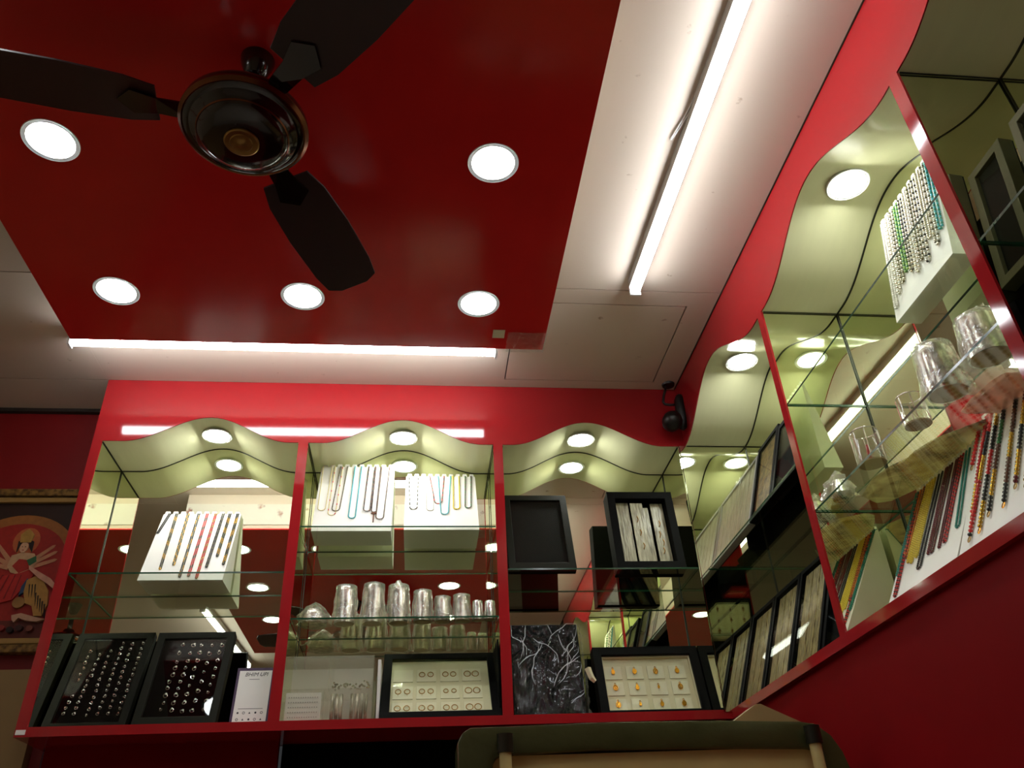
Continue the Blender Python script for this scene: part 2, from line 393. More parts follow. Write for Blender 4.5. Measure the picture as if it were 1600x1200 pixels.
# ------------------------------------------------------------------ showcases
def polyline(f, a, b, n): return [(a+(b-a)*i/(n-1), f(a+(b-a)*i/(n-1))) for i in range(n)]
def showcase(kind):
    back = kind == 'back'
    if back:
        root = thing('wall_showcase', 'red framed mirrored showcase of three bays along the back wall', 'showcase', (-.96, .1, ZRB))
        ends = [(XL, XL+.029), P1, P2, (-.024, -.0205)]; ax = 'y'
        zf, lo, hi = zback, XL, 0.0
    else:
        root = thing('wall_showcase', 'red framed mirrored showcase along the right wall, running towards the viewer', 'showcase', (.1, -1.1, ZRB))
        ends = [PC, PB, PA, (-.0035, 0.0)]; ax = 'x'
        zf, lo, hi = zright, -2.215, 0.0
    def bx(name, m, h0, h1, d0, d1, z0, z1, **k):
        return B(name, m, h0, h1, d0, d1, z0, z1, root, **k) if back else B(name, m, d0, d1, h0, h1, z0, z1, root, **k)
    # fascia with its scalloped lower edge
    n = 160
    bot = [(h, z+.0005) for h, z in polyline(zf, lo, hi, n)]; top = [(h, ZC) for h, z in bot]
    b = MB(); b.strip(top, bot, .0, .003, ax); b.build('fascia', M['red'], root)
    # rail and floor board
    bx('bottom_rail', M['red'], lo, hi, 0.0, .03, ZRB, ZRT)
    bx('bottom_board', M['red'], lo, hi, .03, .213, ZRB, ZRT-.006)
    for k, (a, c) in enumerate(ends):
        last = (k == 3)
        if not last:
            bx('post', M['red'], a, c, .0, .005, ZRT, ZF+.001)
            if back and k == 0:
                bx('side_panel', M['red'], a, c-.004, .005, .2, ZRT-.006, ZC)
                bx('side_mirror', M['mirror'], c-.0035, c, .0055, .213, ZRT-.006, ZF+.0005)
            else:
                bx('divider_mirror', M['mirror'], a+.0015, c-.0015, .0055, .213, ZRT-.006, ZF)
        else:
            if back: bx('side_mirror', M['mirror'], a, c, .0, .213, ZRT-.006, ZF)
            else: bx('side_mirror', M['mirror'], a, c, -.0195, .213, ZRT-.006, ZF)
    for k in range(3):
        a, c = ends[k][1], ends[k+1][0]
        if not back: pass
        bx('back_mirror', M['mirror'], a-.01, c+.01, .213, .217, ZRT-.006, ZF+.13)
        n = 60
        pl = polyline(zf, a-(.001 if not(back and k == 0) else 0), c+.001, n)
        b = MB(); b.strip([(h, z+.008) for h, z in pl], [(h, z) for h, z in pl], .0032, .2129, ax)
        o = b.build('canopy', M['cream'], root, smooth=True)
        # dark joints: canopy to mirror, corners, canopy to side panels
        s = MB(); e = .0022
        s.strip([(h, z+.0005) for h, z in pl], [(h, z-.0022) for h, z in pl], .2108, .2128, ax)
        o = s.build('canopy_joint', M['seam'], root)
        for side, h in (('l', a), ('r', c)):
            sg = 1 if side == 'l' else -1
            h0, h1 = sorted((h+sg*.0003, h+sg*.0024))
            bx('corner_joint', M['seam'], h0, h1, .2106, .2128, ZRT, ZF-.001)
            bx('side_joint', M['seam'], h0, h1, .006, .2095, ZF-.0024, ZF-.0005)
    # glass shelves
    if back: shelves = [(0, .895), (1, 1.040), (1, .755), (2, .900)]
    else: shelves = [(2, .893), (1, 1.040), (1, .7545), (0, .8945)]
    for k, z in shelves:
        a, c = ends[k][1]+.0012, ends[k+1][0]-.0012
        b = MB()
        if back: b.box(a, c, .004, .2125, z-.005, z)
        else: b.box(.004, .2125, a, c, z-.005, z)
        o = b.build('glass_shelf', [M['glass'], M['glass_edge']], root)
        for p in o.data.polygons:
            nn = p.normal
            if abs(nn.z) < .5: p.material_index = 1
    return root
showcase('back'); showcase('right')

struct(B('trim_9', M['seam'], -.004, -.0002, -2.215, -.002, ZC-.0018, ZC-.0002))
B('rail_highlight', M['white_card'], -1.928, -1.904, -.0008, .0002, .456, .468, bpy.data.objects['wall_showcase'])  # white patch paints a small highlight onto the rail end
# ------------------------------------------------------------------ lamps
def downlight(x, y, z, r, lens, label, group):
    t = thing('recessed_downlight', label, 'downlight', (x, y, z), (0,0,0), group)
    b = MB(False); b.lathe([(r*1.02, .0), (r*1.07, -.0012), (r*1.10, .001), (r*1.10, .003), (r*1.02, .004)], 40); b.build('trim_ring', M['white_plastic'], t, smooth=True)
    b = MB(False); b.lathe([(0.0, -.0012), (r*.7, -.001), (r*1.015, .0005), (r*1.015, .0035), (0.0, .0036)], 40); b.build('diffuser', lens, t)
    return t
G = 'downlights in the red ceiling panel'
for x, y, lb in [(-1.682, -.665, 'round ceiling downlight at the back left corner of the red panel'),
                 (-1.212, -.665, 'round ceiling downlight in the middle of the row nearest the back showcase'),
                 (-.747, -.655, 'round ceiling downlight at the back right corner of the red panel'),
                 (-1.672, -1.155, 'large round ceiling downlight left of the fan'),
                 (-.747, -1.150, 'large round ceiling downlight right of the fan'),
                 (-.747, -1.660, 'ceiling downlight half out of the frame at the top right of the red panel'),
                 (-1.672, -1.660, 'ceiling downlight of the red panel, out at the upper left')]:
    downlight(x, y, SZ-.0005, .052, M['lamp'], lb, G)
G = 'downlights under the scalloped canopies'
for k, c in enumerate(BACK_C):
    downlight(c, .107, ZF+.0795, .045, M['case_lamp'], 'round lamp under the canopy of the %s bay of the back showcase' % ('left', 'middle', 'right')[k], G)
for k, c in enumerate(RIGHT_C[:2]):
    downlight(.107, c, ZF+(.1145, .1035)[k], .046, M['case_lamp'], 'round lamp under the canopy of the right showcase bay %s' % ('next to the corner', 'with the silver necklaces')[k], G)

def batten(label, p0, p1):
    p0, p1 = Vector(p0), Vector(p1); d = (p1-p0); ln = d.length; ang = math.atan2(d.y, d.x)
    t = thing('tube_light', label, 'tube light', ((p0.x+p1.x)/2, (p0.y+p1.y)/2, p0.z), (0, 0, ang))
    h = ln/2; top = ZC-p0.z
    b = MB(False); b.box(-h+.004, h-.004, -.017, .017, .010, top-.0005); b.build('housing', M['grey_metal'], t)
    b = MB(False)
    b.tube([(-h, 0, 0), (h, 0, 0)], .0135, 16); b.build('tube', M['tube'], t, smooth=True)
    for s in (-1, 1):
        b = MB(False); b.box(s*h-.004, s*h+.004, -.0155, .0155, -.0155, .022); b.build('end_cap', M['white_plastic'], t)
    return t
batten('long white tube light across the ceiling above the back showcase', (-1.955, -.268, 1.520), (-.663, -.262, 1.520))
rt = batten('long white tube light on the ceiling beside the right showcase', (-.283, -.585, 1.520), (-.262, -1.84, 1.520))
b = MB(); b.tube([(-.276, -1.30, 1.548), (-.288, -1.24, 1.553), (-.295, -1.19, 1.553), (-.304, -1.15, 1.553), (-.313, -1.115, 1.553), (-.309, -1.112, 1.553), (-.300, -1.15, 1.551), (-.290, -1.19, 1.551), (-.279, -1.235, 1.549)], .0016, 6)
tag(b.build('cable', M['white_plastic'], rt, smooth='all'), 'thin white supply cable')
batten('tube light on the ceiling left of the red panel, seen in the mirrors', (-2.09, -1.84, 1.520), (-2.04, -3.05, 1.520))

# ------------------------------------------------------------------ ceiling fan
FX, FY = -1.218, -1.377
t = thing('ceiling_fan', 'dark brown three-blade ceiling fan hanging from the red ceiling panel', 'fan', (FX, FY, SZ))
b = MB(False); b.lathe([(.012, -.050), (.018, -.046), (.030, -.012), (.032, -.0005), (.0, -.0005)], 32); b.build('ceiling_canopy', M['fan_brown'], t, smooth=True)
b = MB(False); b.lathe([(.011, -.20), (.011, -.07)], 16); b.build('downrod', M['fan_brown'], t, smooth=True)
b = MB(False); b.lathe([(.0, -.125), (.022, -.125), (.03, -.14), (.075, -.158), (.104, -.170), (.1105, -.180), (.1105, -.192), (.105, -.199), (.096, -.203), (.0, -.203)], 64)
b.build('motor_housing', M['fan_brown'], t, smooth=True)
b = MB(False); b.lathe([(.109, -.1885), (.1125, -.1905), (.1125, -.1945), (.1065, -.2005), (.104, -.1995)], 64); b.build('rim_trim', M['fan_rim'], t, smooth=True)
b = MB(False); b.lathe([(.094, -.2025), (.088, -.208), (.0785, -.2135), (.0765, -.2185), (.066, -.2245), (.04, -.2285), (.0, -.229)], 64); b.build('bottom_cover', M['fan_brown'], t, smooth=True)
b = MB(False); b.lathe([(.0795, -.2125), (.0805, -.2145), (.0785, -.2165), (.0770, -.2155)], 64); b.build('cover_ring', M['fan_rim'], t, smooth=True)
b = MB(False); b.lathe([(.030, -.2275), (.0305, -.232), (.028, -.2340), (.020, -.2330), (.0185, -.2348), (.010, -.2340), (.004, -.2360), (.0, -.2365)], 40); b.build('badge', M['brass'], t, smooth=True)
for k, a in enumerate((-50, 70, 190)):
    ca, sa = math.cos(RAD(a)), math.sin(RAD(a))
    def rp(r, s, z, ca=ca, sa=sa): return (r*ca-s*sa, r*sa+s*ca, z)
    b = MB(False)
    out = [(.15, -.045), (.20, -.058), (.30, -.064), (.42, -.062), (.47, -.055), (.485, -.03), (.485, .03), (.47, .055), (.42, .062), (.30, .064), (.20, .058), (.15, .045)]
    n = len(out)
    vs = [rp(r, s, -.168-.22*s) for r, s in out]+[rp(r, s, -.172-.22*s) for r, s in out]
    b.add(vs, [tuple(range(n)), tuple(range(n, 2*n))[::-1]]+[(i, (i+1) % n, n+(i+1) % n, n+i) for i in range(n)])
    bl = b.build('blade', M['blade'], t)
    b = MB(False)
    q = [(.095, -.018), (.15, -.02), (.19, -.03), (.215, 0), (.19, .03), (.15, .02), (.095, .018)]; n = len(q)
    b.add([rp(r, s, -.1745-.22*s*(1 if r > .12 else 0)) for r, s in q]+[rp(r, s, -.178-.22*s*(1 if r > .12 else 0)) for r, s in q],
          [tuple(range(n)), tuple(range(n, 2*n))[::-1]]+[(i, (i+1) % n, n+(i+1) % n, n+i) for i in range(n)])
    b.build('blade_bracket', M['fan_brown'], bl)

# ------------------------------------------------------------------ camera in the corner
t = thing('security_camera', 'black security camera hanging on a bent arm in the ceiling corner', 'camera', (-.035, -.035, 1.555))
b = MB(); b.lathe([(.0, 1.552), (.021, 1.552), (.023, 1.5585), (.0, 1.5588)], 20, (-.033, -.035, 0)); b.build('mount_plate', M['cctv'], t, smooth=True)
b = MB(); b.tube([(-.045, -.035, 1.553), (-.047, -.037, 1.535), (-.058, -.04, 1.505), (-.063, -.04, 1.482), (-.058, -.04, 1.473), (-.04, -.04, 1.470), (-.02, -.045, 1.469)], .0045, 8); b.build('bent_arm', M['cctv'], t, smooth='all')
b = MB(); prof = []
b.tube([(-.008, -.05, 1.506), (-.007, -.05, 1.500), (-.0065, -.05, 1.485), (-.008, -.05, 1.45), (-.010, -.05, 1.41), (-.013, -.05, 1.375), (-.014, -.05, 1.366)], [.006, .013, .019, .020, .020, .014, .006], 18); b.build('housing', M['cctv'], t, smooth='all')
b = MB(); b.lathe([(.0, -.055), (.014, -.053), (.026, -.044), (.033, -.03), (.034, -.012), (.028, .006), (.0, .018)], 28, (-.051, -.045, 1.391), axis='y'); b.build('lens_dome', M['cctv'], t, smooth=True)

# ------------------------------------------------------------------ trays and boards
def mount(loc, lean, right=False):
    return (Vector(loc), Euler((-RAD(lean), 0, -math.pi/2 if right else 0)))
def frame_thing(name, label, cat, mt, group=None):
    return thing(name, label, cat, mt[0], mt[1], group)
def ring_frame(w, l, bd, y0, y1):
    b = MB(False)
    o = [(0, 0), (w, 0), (w, l), (0, l)]; i = [(bd, bd), (w-bd, bd), (w-bd, l-bd), (bd, l-bd)]
    vs = [(x, y0, z) for x, z in o]+[(x, y0, z) for x, z in i]+[(x, y1, z) for x, z in o]+[(x, y1, z) for x, z in i]
    fs = []
    for k in range(4):
        j = (k+1) % 4
        fs += [(k, j, 4+j, 4+k), (8+k, 12+k, 12+j, 8+j), (k, 8+k, 8+j, j), (4+k, 4+j, 12+j, 12+k)]
    b.add(vs, fs); return b
def tray(name, label, mt, w, l, bd, d=.028, fm='frame_olive', im='black_velvet', insert_y=.010, lid=True, group=None):
    t = frame_thing(name, label, 'tray', mt, group)
    ring_frame(w, l, bd, 0, d-.003).build('frame', M[fm], t, bevel=.0012)
    L('tray_back', M['black'], .001, w-.001, d-.003, d, .001, l-.001, t)
    L('insert', M[im], bd, w-bd, insert_y, d-.0031, bd, l-bd, t)
    if lid: L('glass_cover', M['lid'], bd-.0005, w-bd+.0005, .0025, .0045, bd-.0005, l-bd+.0005, t)
    return t
def place(o, mt, u, v, wo=0.0):
    m = Matrix.LocRotScale(mt[0]+Vector((0, 0, Z0)), mt[1], None)
    o.location = m @ Vector((u, wo, v)); o.rotation_euler = mt[1]
ORD = 'first second third fourth fifth sixth seventh eighth ninth tenth eleventh twelfth thirteenth fourteenth fifteenth'.split()

# ---- ring trays
def ring_mesh(sz, stone):
    b = MB(False)
    b.tube([(sz*math.cos(a), 0, sz*math.sin(a)) for a in [2*math.pi*k/10 for k in range(10)]], sz*.22, 5, m=0, closed=True)
    r = sz*.62; c = Vector((0, -.0015, sz*1.0))
    vs = [c+Vector((r*math.cos(a), 0, r*math.sin(a))) for a in [2*math.pi*k/6 for k in range(6)]]+[c+Vector((0, -r*.8, 0)), c+Vector((0, r*.5, 0))]
    b.add(vs, [(k, (k+1) % 6, 6) for k in range(6)]+[((k+1) % 6, k, 7) for k in range(6)], 1)
    o = b.build('finger_ring', [M['steel'], M[stone]]); me = o.data; bpy.data.objects.remove(o); return me
RM = [ring_mesh(.0034, 'stone'), ring_mesh(.0042, 'stone'), ring_mesh(.0036, 'stone_pink'), ring_mesh(.0050, 'stone')]
def ring_cols(mt, cols, which, group, pick):
    for ci, segs in enumerate(cols):
        k = 0
        for (u0, v0, u1, v1, n) in segs:
            for i in range(n):
                f = i/(n-1)
                o = bpy.data.objects.new('finger_ring', RM[pick()]); COL.objects.link(o)
                place(o, mt, u0+(u1-u0)*f+random.uniform(-.0018, .0018), v0+(v1-v0)*f+random.uniform(-.0015, .0015), .0075)
                o.rotation_euler = (mt[1][0]+random.uniform(-.25, .25), mt[1][1]+random.uniform(-.7, .7), mt[1][2]+random.uniform(-.4, .4))
                tag(o, 'silver stone ring, %s from the top in the %s column of the %s' % (ORD[k], ORD[ci], which), 'ring', group); k += 1
random.seed(11)
mt = mount((-1.892, .05, ZRT), 22)
tray('ring_tray', 'black ring tray leaning at the far left of the showcase, its rings densely set', mt, .216, .316, .021, d=.026)
ring_cols(mt, [[(.045, .255, .046, .16, 6), (.046, .108, .042, .053, 4)], [(.076, .245, .068, .053, 12)], [(.102, .255, .104, .047, 12)],
               [(.131, .283, .132, .051, 14)], [(.157, .280, .159, .05, 13)], [(.189, .282, .185, .049, 14)]],
          'left ring tray', 'rings in the left black tray', lambda: random.choice((0, 0, 1, 2)))
mt = mount((-1.646, .004, ZRT), 20)
tray('ring_tray', 'black ring tray with larger rings, second from the left beside the payment card', mt, .217, .290, .021, d=.03)
ring_cols(mt, [[(.072, .253, .070, .225, 2), (.070, .195, .064, .046, 8)], [(.102, .250, .100, .222, 2), (.100, .196, .093, .045, 8)], [(.127, .250, .120, .040, 9)],
               [(.157, .249, .148, .040, 8)], [(.184, .249, .176, .043, 9)]],
          'right ring tray', 'rings in the second black tray', lambda: random.choice((1, 3, 3, 0)))

# ---- payment card
mt = mount((-1.393, .03, ZRT), 10)
t = frame_thing('payment_sign', 'white payment card in a purple holder beside the second ring tray', 'sign', mt)
L('holder', M['purple'], -.006, .096, .0008, .004, 0, .158, t)
L('card', M['white_card'], .001, .090, -.0004, .0008, 0, .149, t)
def text(body, size, u, v, parent, name, mt_='ink'):
    c = bpy.data.curves.new(name, 'FONT'); c.body = body; c.size = size; c.extrude = .0002; c.align_x = 'CENTER'; c.shear = .25 if size > .009 else 0
    o = bpy.data.objects.new(name, c); COL.objects.link(o); o.location = (u, -.0007, v); o.rotation_euler = (math.pi/2, 0, 0); o.parent = parent
    c.materials.append(M[mt_])
    me = bpy.data.meshes.new_from_object(o); q = bpy.data.objects.new(name, me); COL.objects.link(q)
    q.location, q.rotation_euler, q.parent = o.location, o.rotation_euler, parent
    bpy.data.objects.remove(o); return q
text('BHIM UPI', .0155, .048, .133, t, 'heading_lettering')
b = MB(False)
for u0, u1, v in ((.030, .058, .1235), (.012, .078, .0405)): b.box(u0, u1, -.0006, -.0003, v, v+.0012)
b.build('printed_line', M['ink'], t)
for row, v in enumerate((.030, .012)):
    for k in range(5):
        u = .013+.0158*k
        b = MB(False)
        if (row+k) % 3 == 0: b.lathe([(.0028, -.0008), (.0028, -.0004), (.0, -.0003)], 12, (u, 0, v), axis='y')
        elif (row+k) % 3 == 1: b.tube([(u+.003*math.cos(a), -.0006, v+.003*math.sin(a)) for a in [k2*.6283 for k2 in range(10)]], .0007, 4, closed=True)
        else: b.prism([(u-.0028, v-.0025), (u+.0028, v-.0025), (u, v+.003)], -.0007, -.0004, 'y')
        b.build('printed_icon', M['ink'], t)

# ---- earring tray
mt = mount((-.995, .0, ZRT), 40)
t = tray('earring_tray', 'black tray of cream cards with pairs of hoop earrings, in the middle bay', mt, .337, .290, .025, d=.026, im='cream_card', insert_y=.012, fm='black')
EU = [(.047, .073), (.115, .140), (.184, .207), (.249, .273)]; EV = (.197, .120, .048)
def earring_mesh(r, drop):
    b = MB(False)
    b.tube([(r*math.cos(a), 0, r*math.sin(a)) for a in [2*math.pi*k/16 for k in range(16)]], .0013, 6, closed=True)
    if drop:
        b.tube([(0, 0, -r), (0, 0, -r-.004), (0, 0, -r-.010), (0, 0, -r-.016)], [.0008, .0008, .0022, .0006], 6)
    o = b.build('hoop_earring', M['pale_gold'], smooth='all'); me = o.data; bpy.data.objects.remove(o); return me
EM = [earring_mesh(.0084, False), earring_mesh(.0098, False), earring_mesh(.0080, True), earring_mesh(.0066, False)]
for r_, v in enumerate(EV):
    for c_, us in enumerate(EU):
        L('earring_card', M['cream_card2'], us[0]-.016, us[1]+.016, .0098, .0119, v-.030, v+.026, t, bevel=.0008)
        if r_ == 0 and c_ == 0: continue
        for k, u in enumerate(us):
            me = EM[2] if (r_ == 1 and c_ < 2) else EM[1] if c_ == 3 else EM[3] if (r_, c_) == (1, 2) else EM[0]
            o = bpy.data.objects.new('hoop_earring', me); COL.objects.link(o); place(o, mt, u, v, .0074); o.rotation_euler.x += RAD(14)
            tag(o, '%s gold hoop of the pair, %s row, %s column of the earring tray' % (('left', 'right')[k], ('top', 'middle', 'bottom')[r_], ORD[c_]), 'earring', 'earrings in the middle bay tray')
# flat dark box behind it at the post
B('flat_box', M['black'], -.6635, -.6595, .02, .19, ZRT, .69)
tag(bpy.data.objects['flat_box'], 'thin black box standing on edge between earring tray and red post', 'box')

# ---- pendant tray
mt = mount((-.358, .090, ZRT), 14)
t = tray('pendant_tray', 'black tray with twelve gold pendants on cream cards, right bay of the back showcase', mt, .332, .228, .026, d=.045, im='cream_card', insert_y=.02, fm='black')
ring_frame(.332-.05, .228-.05, .006, .012, .0199).build('inner_lip', M['cream_card'], t).location = (.025, 0, .025)
PU, PV = (.058, .125, .191, .259), (.156, .105, .052)
def pendant_mesh(kind):
    b = MB(False)
    def ell(a, c, n=14): return [(a*math.cos(2*math.pi*k/n), c*math.sin(2*math.pi*k/n)) for k in range(n)]
    if kind == 0: b.prism(ell(.0068, .0085), -.0016, .0012, 'y')
    elif kind == 1: b.prism([(0, .011), (.006, .001), (.0045, -.006), (0, -.009), (-.0045, -.006), (-.006, .001)], -.0018, .0012, 'y')
    elif kind == 2:
        b.tube([(.0062*math.cos(a), 0, .0075*math.sin(a)) for a in [2*math.pi*k/14 for k in range(14)]], .0017, 6, closed=True)
        b.prism(ell(.0028, .0035, 8), -.002, .001, 'y'); b.tube([(0, 0, -.007), (0, -.0004, 0), (0, 0, .007)], .001, 5)
    else: b.prism(ell(.0035, .0052, 10), -.0016, .0012, 'y')
    top = .0085 if kind != 3 else .0052
    b.tube([(.0022*math.cos(a), 0, top+.003+.0032*math.sin(a)) for a in [2*math.pi*k/10 for k in range(10)]], .0009, 5, closed=True)
    o = b.build('pendant', M['gold']); me = o.data; bpy.data.objects.remove(o); return me
PM = [pendant_mesh(k) for k in range(4)]
KIND = [[1, 0, 2, 0], [2, 1, 3, 2], [2, 3, 1, 0]]
for r_, v in enumerate(PV):
    for c_, u in enumerate(PU):
        L('pendant_card', M['cream_card2'], u-.026, u+.026, .0178, .0198, v-.026, v+.016, t, bevel=.0008)
        o = bpy.data.objects.new('pendant', PM[KIND[r_][c_]]); COL.objects.link(o); place(o, mt, u, v-.002, .0158)
        tag(o, 'small gold pendant in the %s row, %s column of the pendant tray' % (('top', 'middle', 'bottom')[r_], ORD[c_]), 'pendant', 'gold pendants in the cream tray')

# ---- black packet in crinkled film
mt = mount((-.613, .092, ZRT), 12)
t = frame_thing('wrapped_packet', 'flat black packet in crinkled clear plastic beside the right post', 'packet', mt)
L('slab', M['black'], .002, .216, .003, .022, .001, .305, t, bevel=.003)
b = MB(False); nx, ny = 46, 60
for i in range(nx):
    for j in range(ny):
        u = .218*i/(nx-1); v = .309*j/(ny-1)
        e = min(u, .218-u, v, .309-v); rd = 1-abs(mnoise.noise((u*28+v*9, v*16-u*12, 2.1)))*2
        rd2 = 1-abs(mnoise.noise((u*60-v*20, v*45, 5.7)))*2
        b.v.append((u, -.0005-max(0, rd)**5*.006-max(0, rd2)**4*.0025+(.004 if e < .004 else 0), v))
for i in range(nx-1):
    for j in range(ny-1):
        b.f.append((i*ny+j, (i+1)*ny+j, (i+1)*ny+j+1, i*ny+j+1)); b.m.append(0)
M['crinkle'] = clear_mat('crinkled film', (.96, .96, .94), film=.0, bump=.08, bscale=50, rough=.03, boost=.55)
tag(b.build('plastic_wrap', M['crinkle'], t, smooth='all'), 'crinkled clear plastic')
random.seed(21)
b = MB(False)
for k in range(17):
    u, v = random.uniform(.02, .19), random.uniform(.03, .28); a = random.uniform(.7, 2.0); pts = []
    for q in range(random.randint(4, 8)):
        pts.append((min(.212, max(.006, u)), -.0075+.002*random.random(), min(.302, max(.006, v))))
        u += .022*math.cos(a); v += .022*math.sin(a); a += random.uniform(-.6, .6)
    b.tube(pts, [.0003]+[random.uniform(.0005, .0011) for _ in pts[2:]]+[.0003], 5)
o = b.build('highlight_line', M['highlight_line'], t, smooth='all'); o['kind'] = 'stuff'  # thin white tubes draw the film's highlights as geometry
b = MB(False)
for k in range(40):
    v = .306*k/39; b.v += [(.2165+.004*random.random(), .000, v), (.222+.010*random.random(), .006+.008*random.random(), v)]
for k in range(39): b.f.append((2*k, 2*k+1, 2*k+3, 2*k+2)); b.m.append(0)
tag(b.build('film_edge', M['film'], t, smooth='all'), 'ragged film edge')
b = MB(); b.tube([(-.392, .07, .615), (-.388, .068, .60), (-.383, .066, .585), (-.374, .066, .575)], [.010, .009, .009, .006], 4)
tag(b.build('paper_tag', M['cream_card']), 'small cream paper tag between the crinkled packet and the pendant tray', 'tag')

# ---- black tray and necklace tray on the shelf of the right bay
mt = mount((-.621, .004, .900), 18)
tray('display_tray', 'empty black tray with a wide frame on the glass shelf of the right bay', mt, .211, .305, .022, d=.03, fm='frame_olive', im='black')
mt = mount((-.279, .012, .900), 8)
t = tray('chain_tray', 'black open tray holding cream strips of chains on the shelf by the mirror corner', mt, .221, .285, .026, d=.06, im='black_velvet', insert_y=.04, fm='black', lid=False)
for k, (u0, u1, z1, y) in enumerate([(.030, .074, .258, .026), (.078, .120, .252, .018), (.121, .140, .240, .028), (.150, .192, .258, .030)]):
    L('card_strip', M['chain2'], u0, u1, y, y+.004, .027, z1, t, bevel=.001)
for k, (u, v) in enumerate([(.095, .20), (.098, .15), (.101, .10), (.170, .19), (.165, .15), (.172, .12), (.168, .09)]):
    b = MB(False); b.tube([(u, .016 if u < .12 else .028, v), (u+.003, .016 if u < .12 else .028, v-.01), (u-.002, .016 if u < .12 else .028, v-.022)], .0016, 5)
    b.build('chain_piece', M['pale_gold'], t)

# ---- clear compartment box in the middle bay
t = thing('compartment_box', 'clear plastic box of compartments with silver pieces at the left of the middle bay', 'box', (-1.266, .022, ZRT))
w_, h_, d_ = .250, .176, .15
L('back_wall', M['white_card'], .002, w_-.002, d_-.003, d_, .002, h_, t)
for nm, a in (('side_wall', (0, .002, 0, d_, 0, h_)), ('side_wall', (w_-.002, w_, 0, d_, 0, h_)), ('base', (.002, w_-.002, 0, d_, 0, .002)),
              ('lid', (.002, w_-.002, 0, d_, h_-.002, h_)), ('front_wall', (.002, w_-.002, 0, .002, .0025, h_-.0025)), ('divider', (.124, .126, .004, d_-.004, .088, h_-.003)),
              ('divider', (.114, .116, .004, d_-.004, .003, .082)), ('shelf', (.003, w_-.003, .004, d_-.004, .084, .087))):
    L(nm, M['acrylic'], *a, t)
b = MB(False); b.box(.012, .108, .008, .010, .004, .078); cd = b.build('stud_card', M['white_card'], t)
b = MB(False)
for r_ in range(5):
    for k in range(13): b.box(.020+.0064*k, .0222+.0064*k, .0066, .0078, .012+.013*r_, .0145+.013*r_)
o = b.build('stud', M['grey_metal'], cd); o['kind'] = 'stuff'
for k, u in enumerate((.138, .150, .162, .192, .205, .218, .230)):
    b = MB(False)
    b.tube([(u, .02, .008), (u, .012, .03), (u+.001, .012, .05), (u, .02, .074)], .0052, 8); b.build('silver_bundle', M['bundle'], t, smooth='all')
random.seed(5)
b = MB(False)
for k in range(46):
    x, y, z, q = random.uniform(.136, .238), random.uniform(.01, .04), .088+random.uniform(.002, .02), .0036
    b.add([(x-q, y, z), (x+q, y, z), (x, y-q, z), (x, y+q, z), (x, y, z-q), (x, y, z+q)], [(0,2,5),(2,1,5),(1,3,5),(3,0,5),(2,0,4),(1,2,4),(3,1,4),(0,3,4)])
o = b.build('loose_beads', M['steel'], t); o['kind'] = 'stuff'
tag(B('white_card', M['white_card'], -1.006, -.9975, .03, .15, ZRT, .64), 'upright white card between clear box and earring tray', 'card')

# ---- necklace boards
def board(name, label, loc, lean, w, l, right=False, teeth=10):
    t = thing('necklace_stand', label, 'display stand', loc, (0, 0, -math.pi/2 if right else 0), 'white necklace stands')
    s, c = math.sin(RAD(lean)), math.cos(RAD(lean))
    b = MB(False); b.prism([(0, 0), (l*s, l*c), (l*s+.006, l*c), (l*s+.006, 0)], 0, w, 'x'); b.build('panel', M['white_card'], t)
    b = MB(False)
    for k in range(teeth):
        x0 = w*(k+.12)/teeth; x1 = w*(k+.88)/teeth
        b.prism([(x0, 0), (x1, 0), (x1-(x1-x0)*.15, .010), (x0+(x1-x0)*.15, .010)], l*s, l*s+.006, 'y')
    b.v = [(x, y, z+l*c+.0002) for x, y, z in b.v]
    b.build('notched_edge', M['white_card'], t)['kind'] = 'stuff'
    return (Vector(loc), Euler((-RAD(lean), 0, -math.pi/2 if right else 0)))
def strand(name, mt, pts, r, cols, label, group, cat='necklace', over=.004, run=1):
    """bead string along pts (u,v) on a board; cols: materials in order along the string, repeated in runs"""
    pts = [Vector((p[0], p[2] if len(p) > 2 else -r*1.05, p[1])) for p in pts]
    seglen = [(pts[i+1]-pts[i]).length for i in range(len(pts)-1)]; tot = sum(seglen)
    nb = max(4, int(tot/(r*2.05)))
    path, rad, ms = [], [], []
    mats = []
    for c in cols:
        if c not in mats: mats.append(c)
    def at(d):
        for i, s in enumerate(seglen):
            if d <= s or i == len(seglen)-1: return pts[i].lerp(pts[i+1], min(1, d/s if s > 1e-9 else 0))
            d -= s
    for k in range(nb):
        ci = mats.index(cols[(k//run) % len(cols)])
        for f, q in ((.02, .35), (.3, .95), (.7, .95), (.98, .35)):
            path.append(at(tot*(k+f)/nb)); rad.append(r*q); ms.append(ci)
    b = MB(False); b.tube(path, rad, 6, mats=ms)
    o = b.build(name, mats, smooth='all')
    place(o, mt, 0, 0, 0); return tag(o, label, cat, group)
def U(u1, u2, vt, ub, vb, bow=.0):
    """loop hanging from the board's top edge: down at u1, round at (ub,vb), up at u2"""
    h = min(abs(u2-u1)/2, .012); pts = [(u1, vt+.003, .004), (u1, vt, -.002)]
    a0 = (ub-h, vb+h); pts.append((u1+(a0[0]-u1)*.5-bow, vt+(a0[1]-vt)*.5)); pts.append(a0)
    for k in range(1, 8):
        a = math.pi+math.pi*k/8; pts.append((ub+h*math.cos(a), vb+h+h*math.sin(a)))
    pts.append((ub+h, vb+h)); pts.append((u2+(ub+h-u2)*.5+bow, vt+(vb+h-vt)*.5))
    return pts+[(u2, vt, -.002), (u2, vt+.003, .004)]
blk, gld = bead((26, 22, 18)), bead((190, 150, 60), 1.0)
olv, brn, tqs = bead((84, 78, 50)), bead((96, 56, 34)), bead((70, 168, 178))
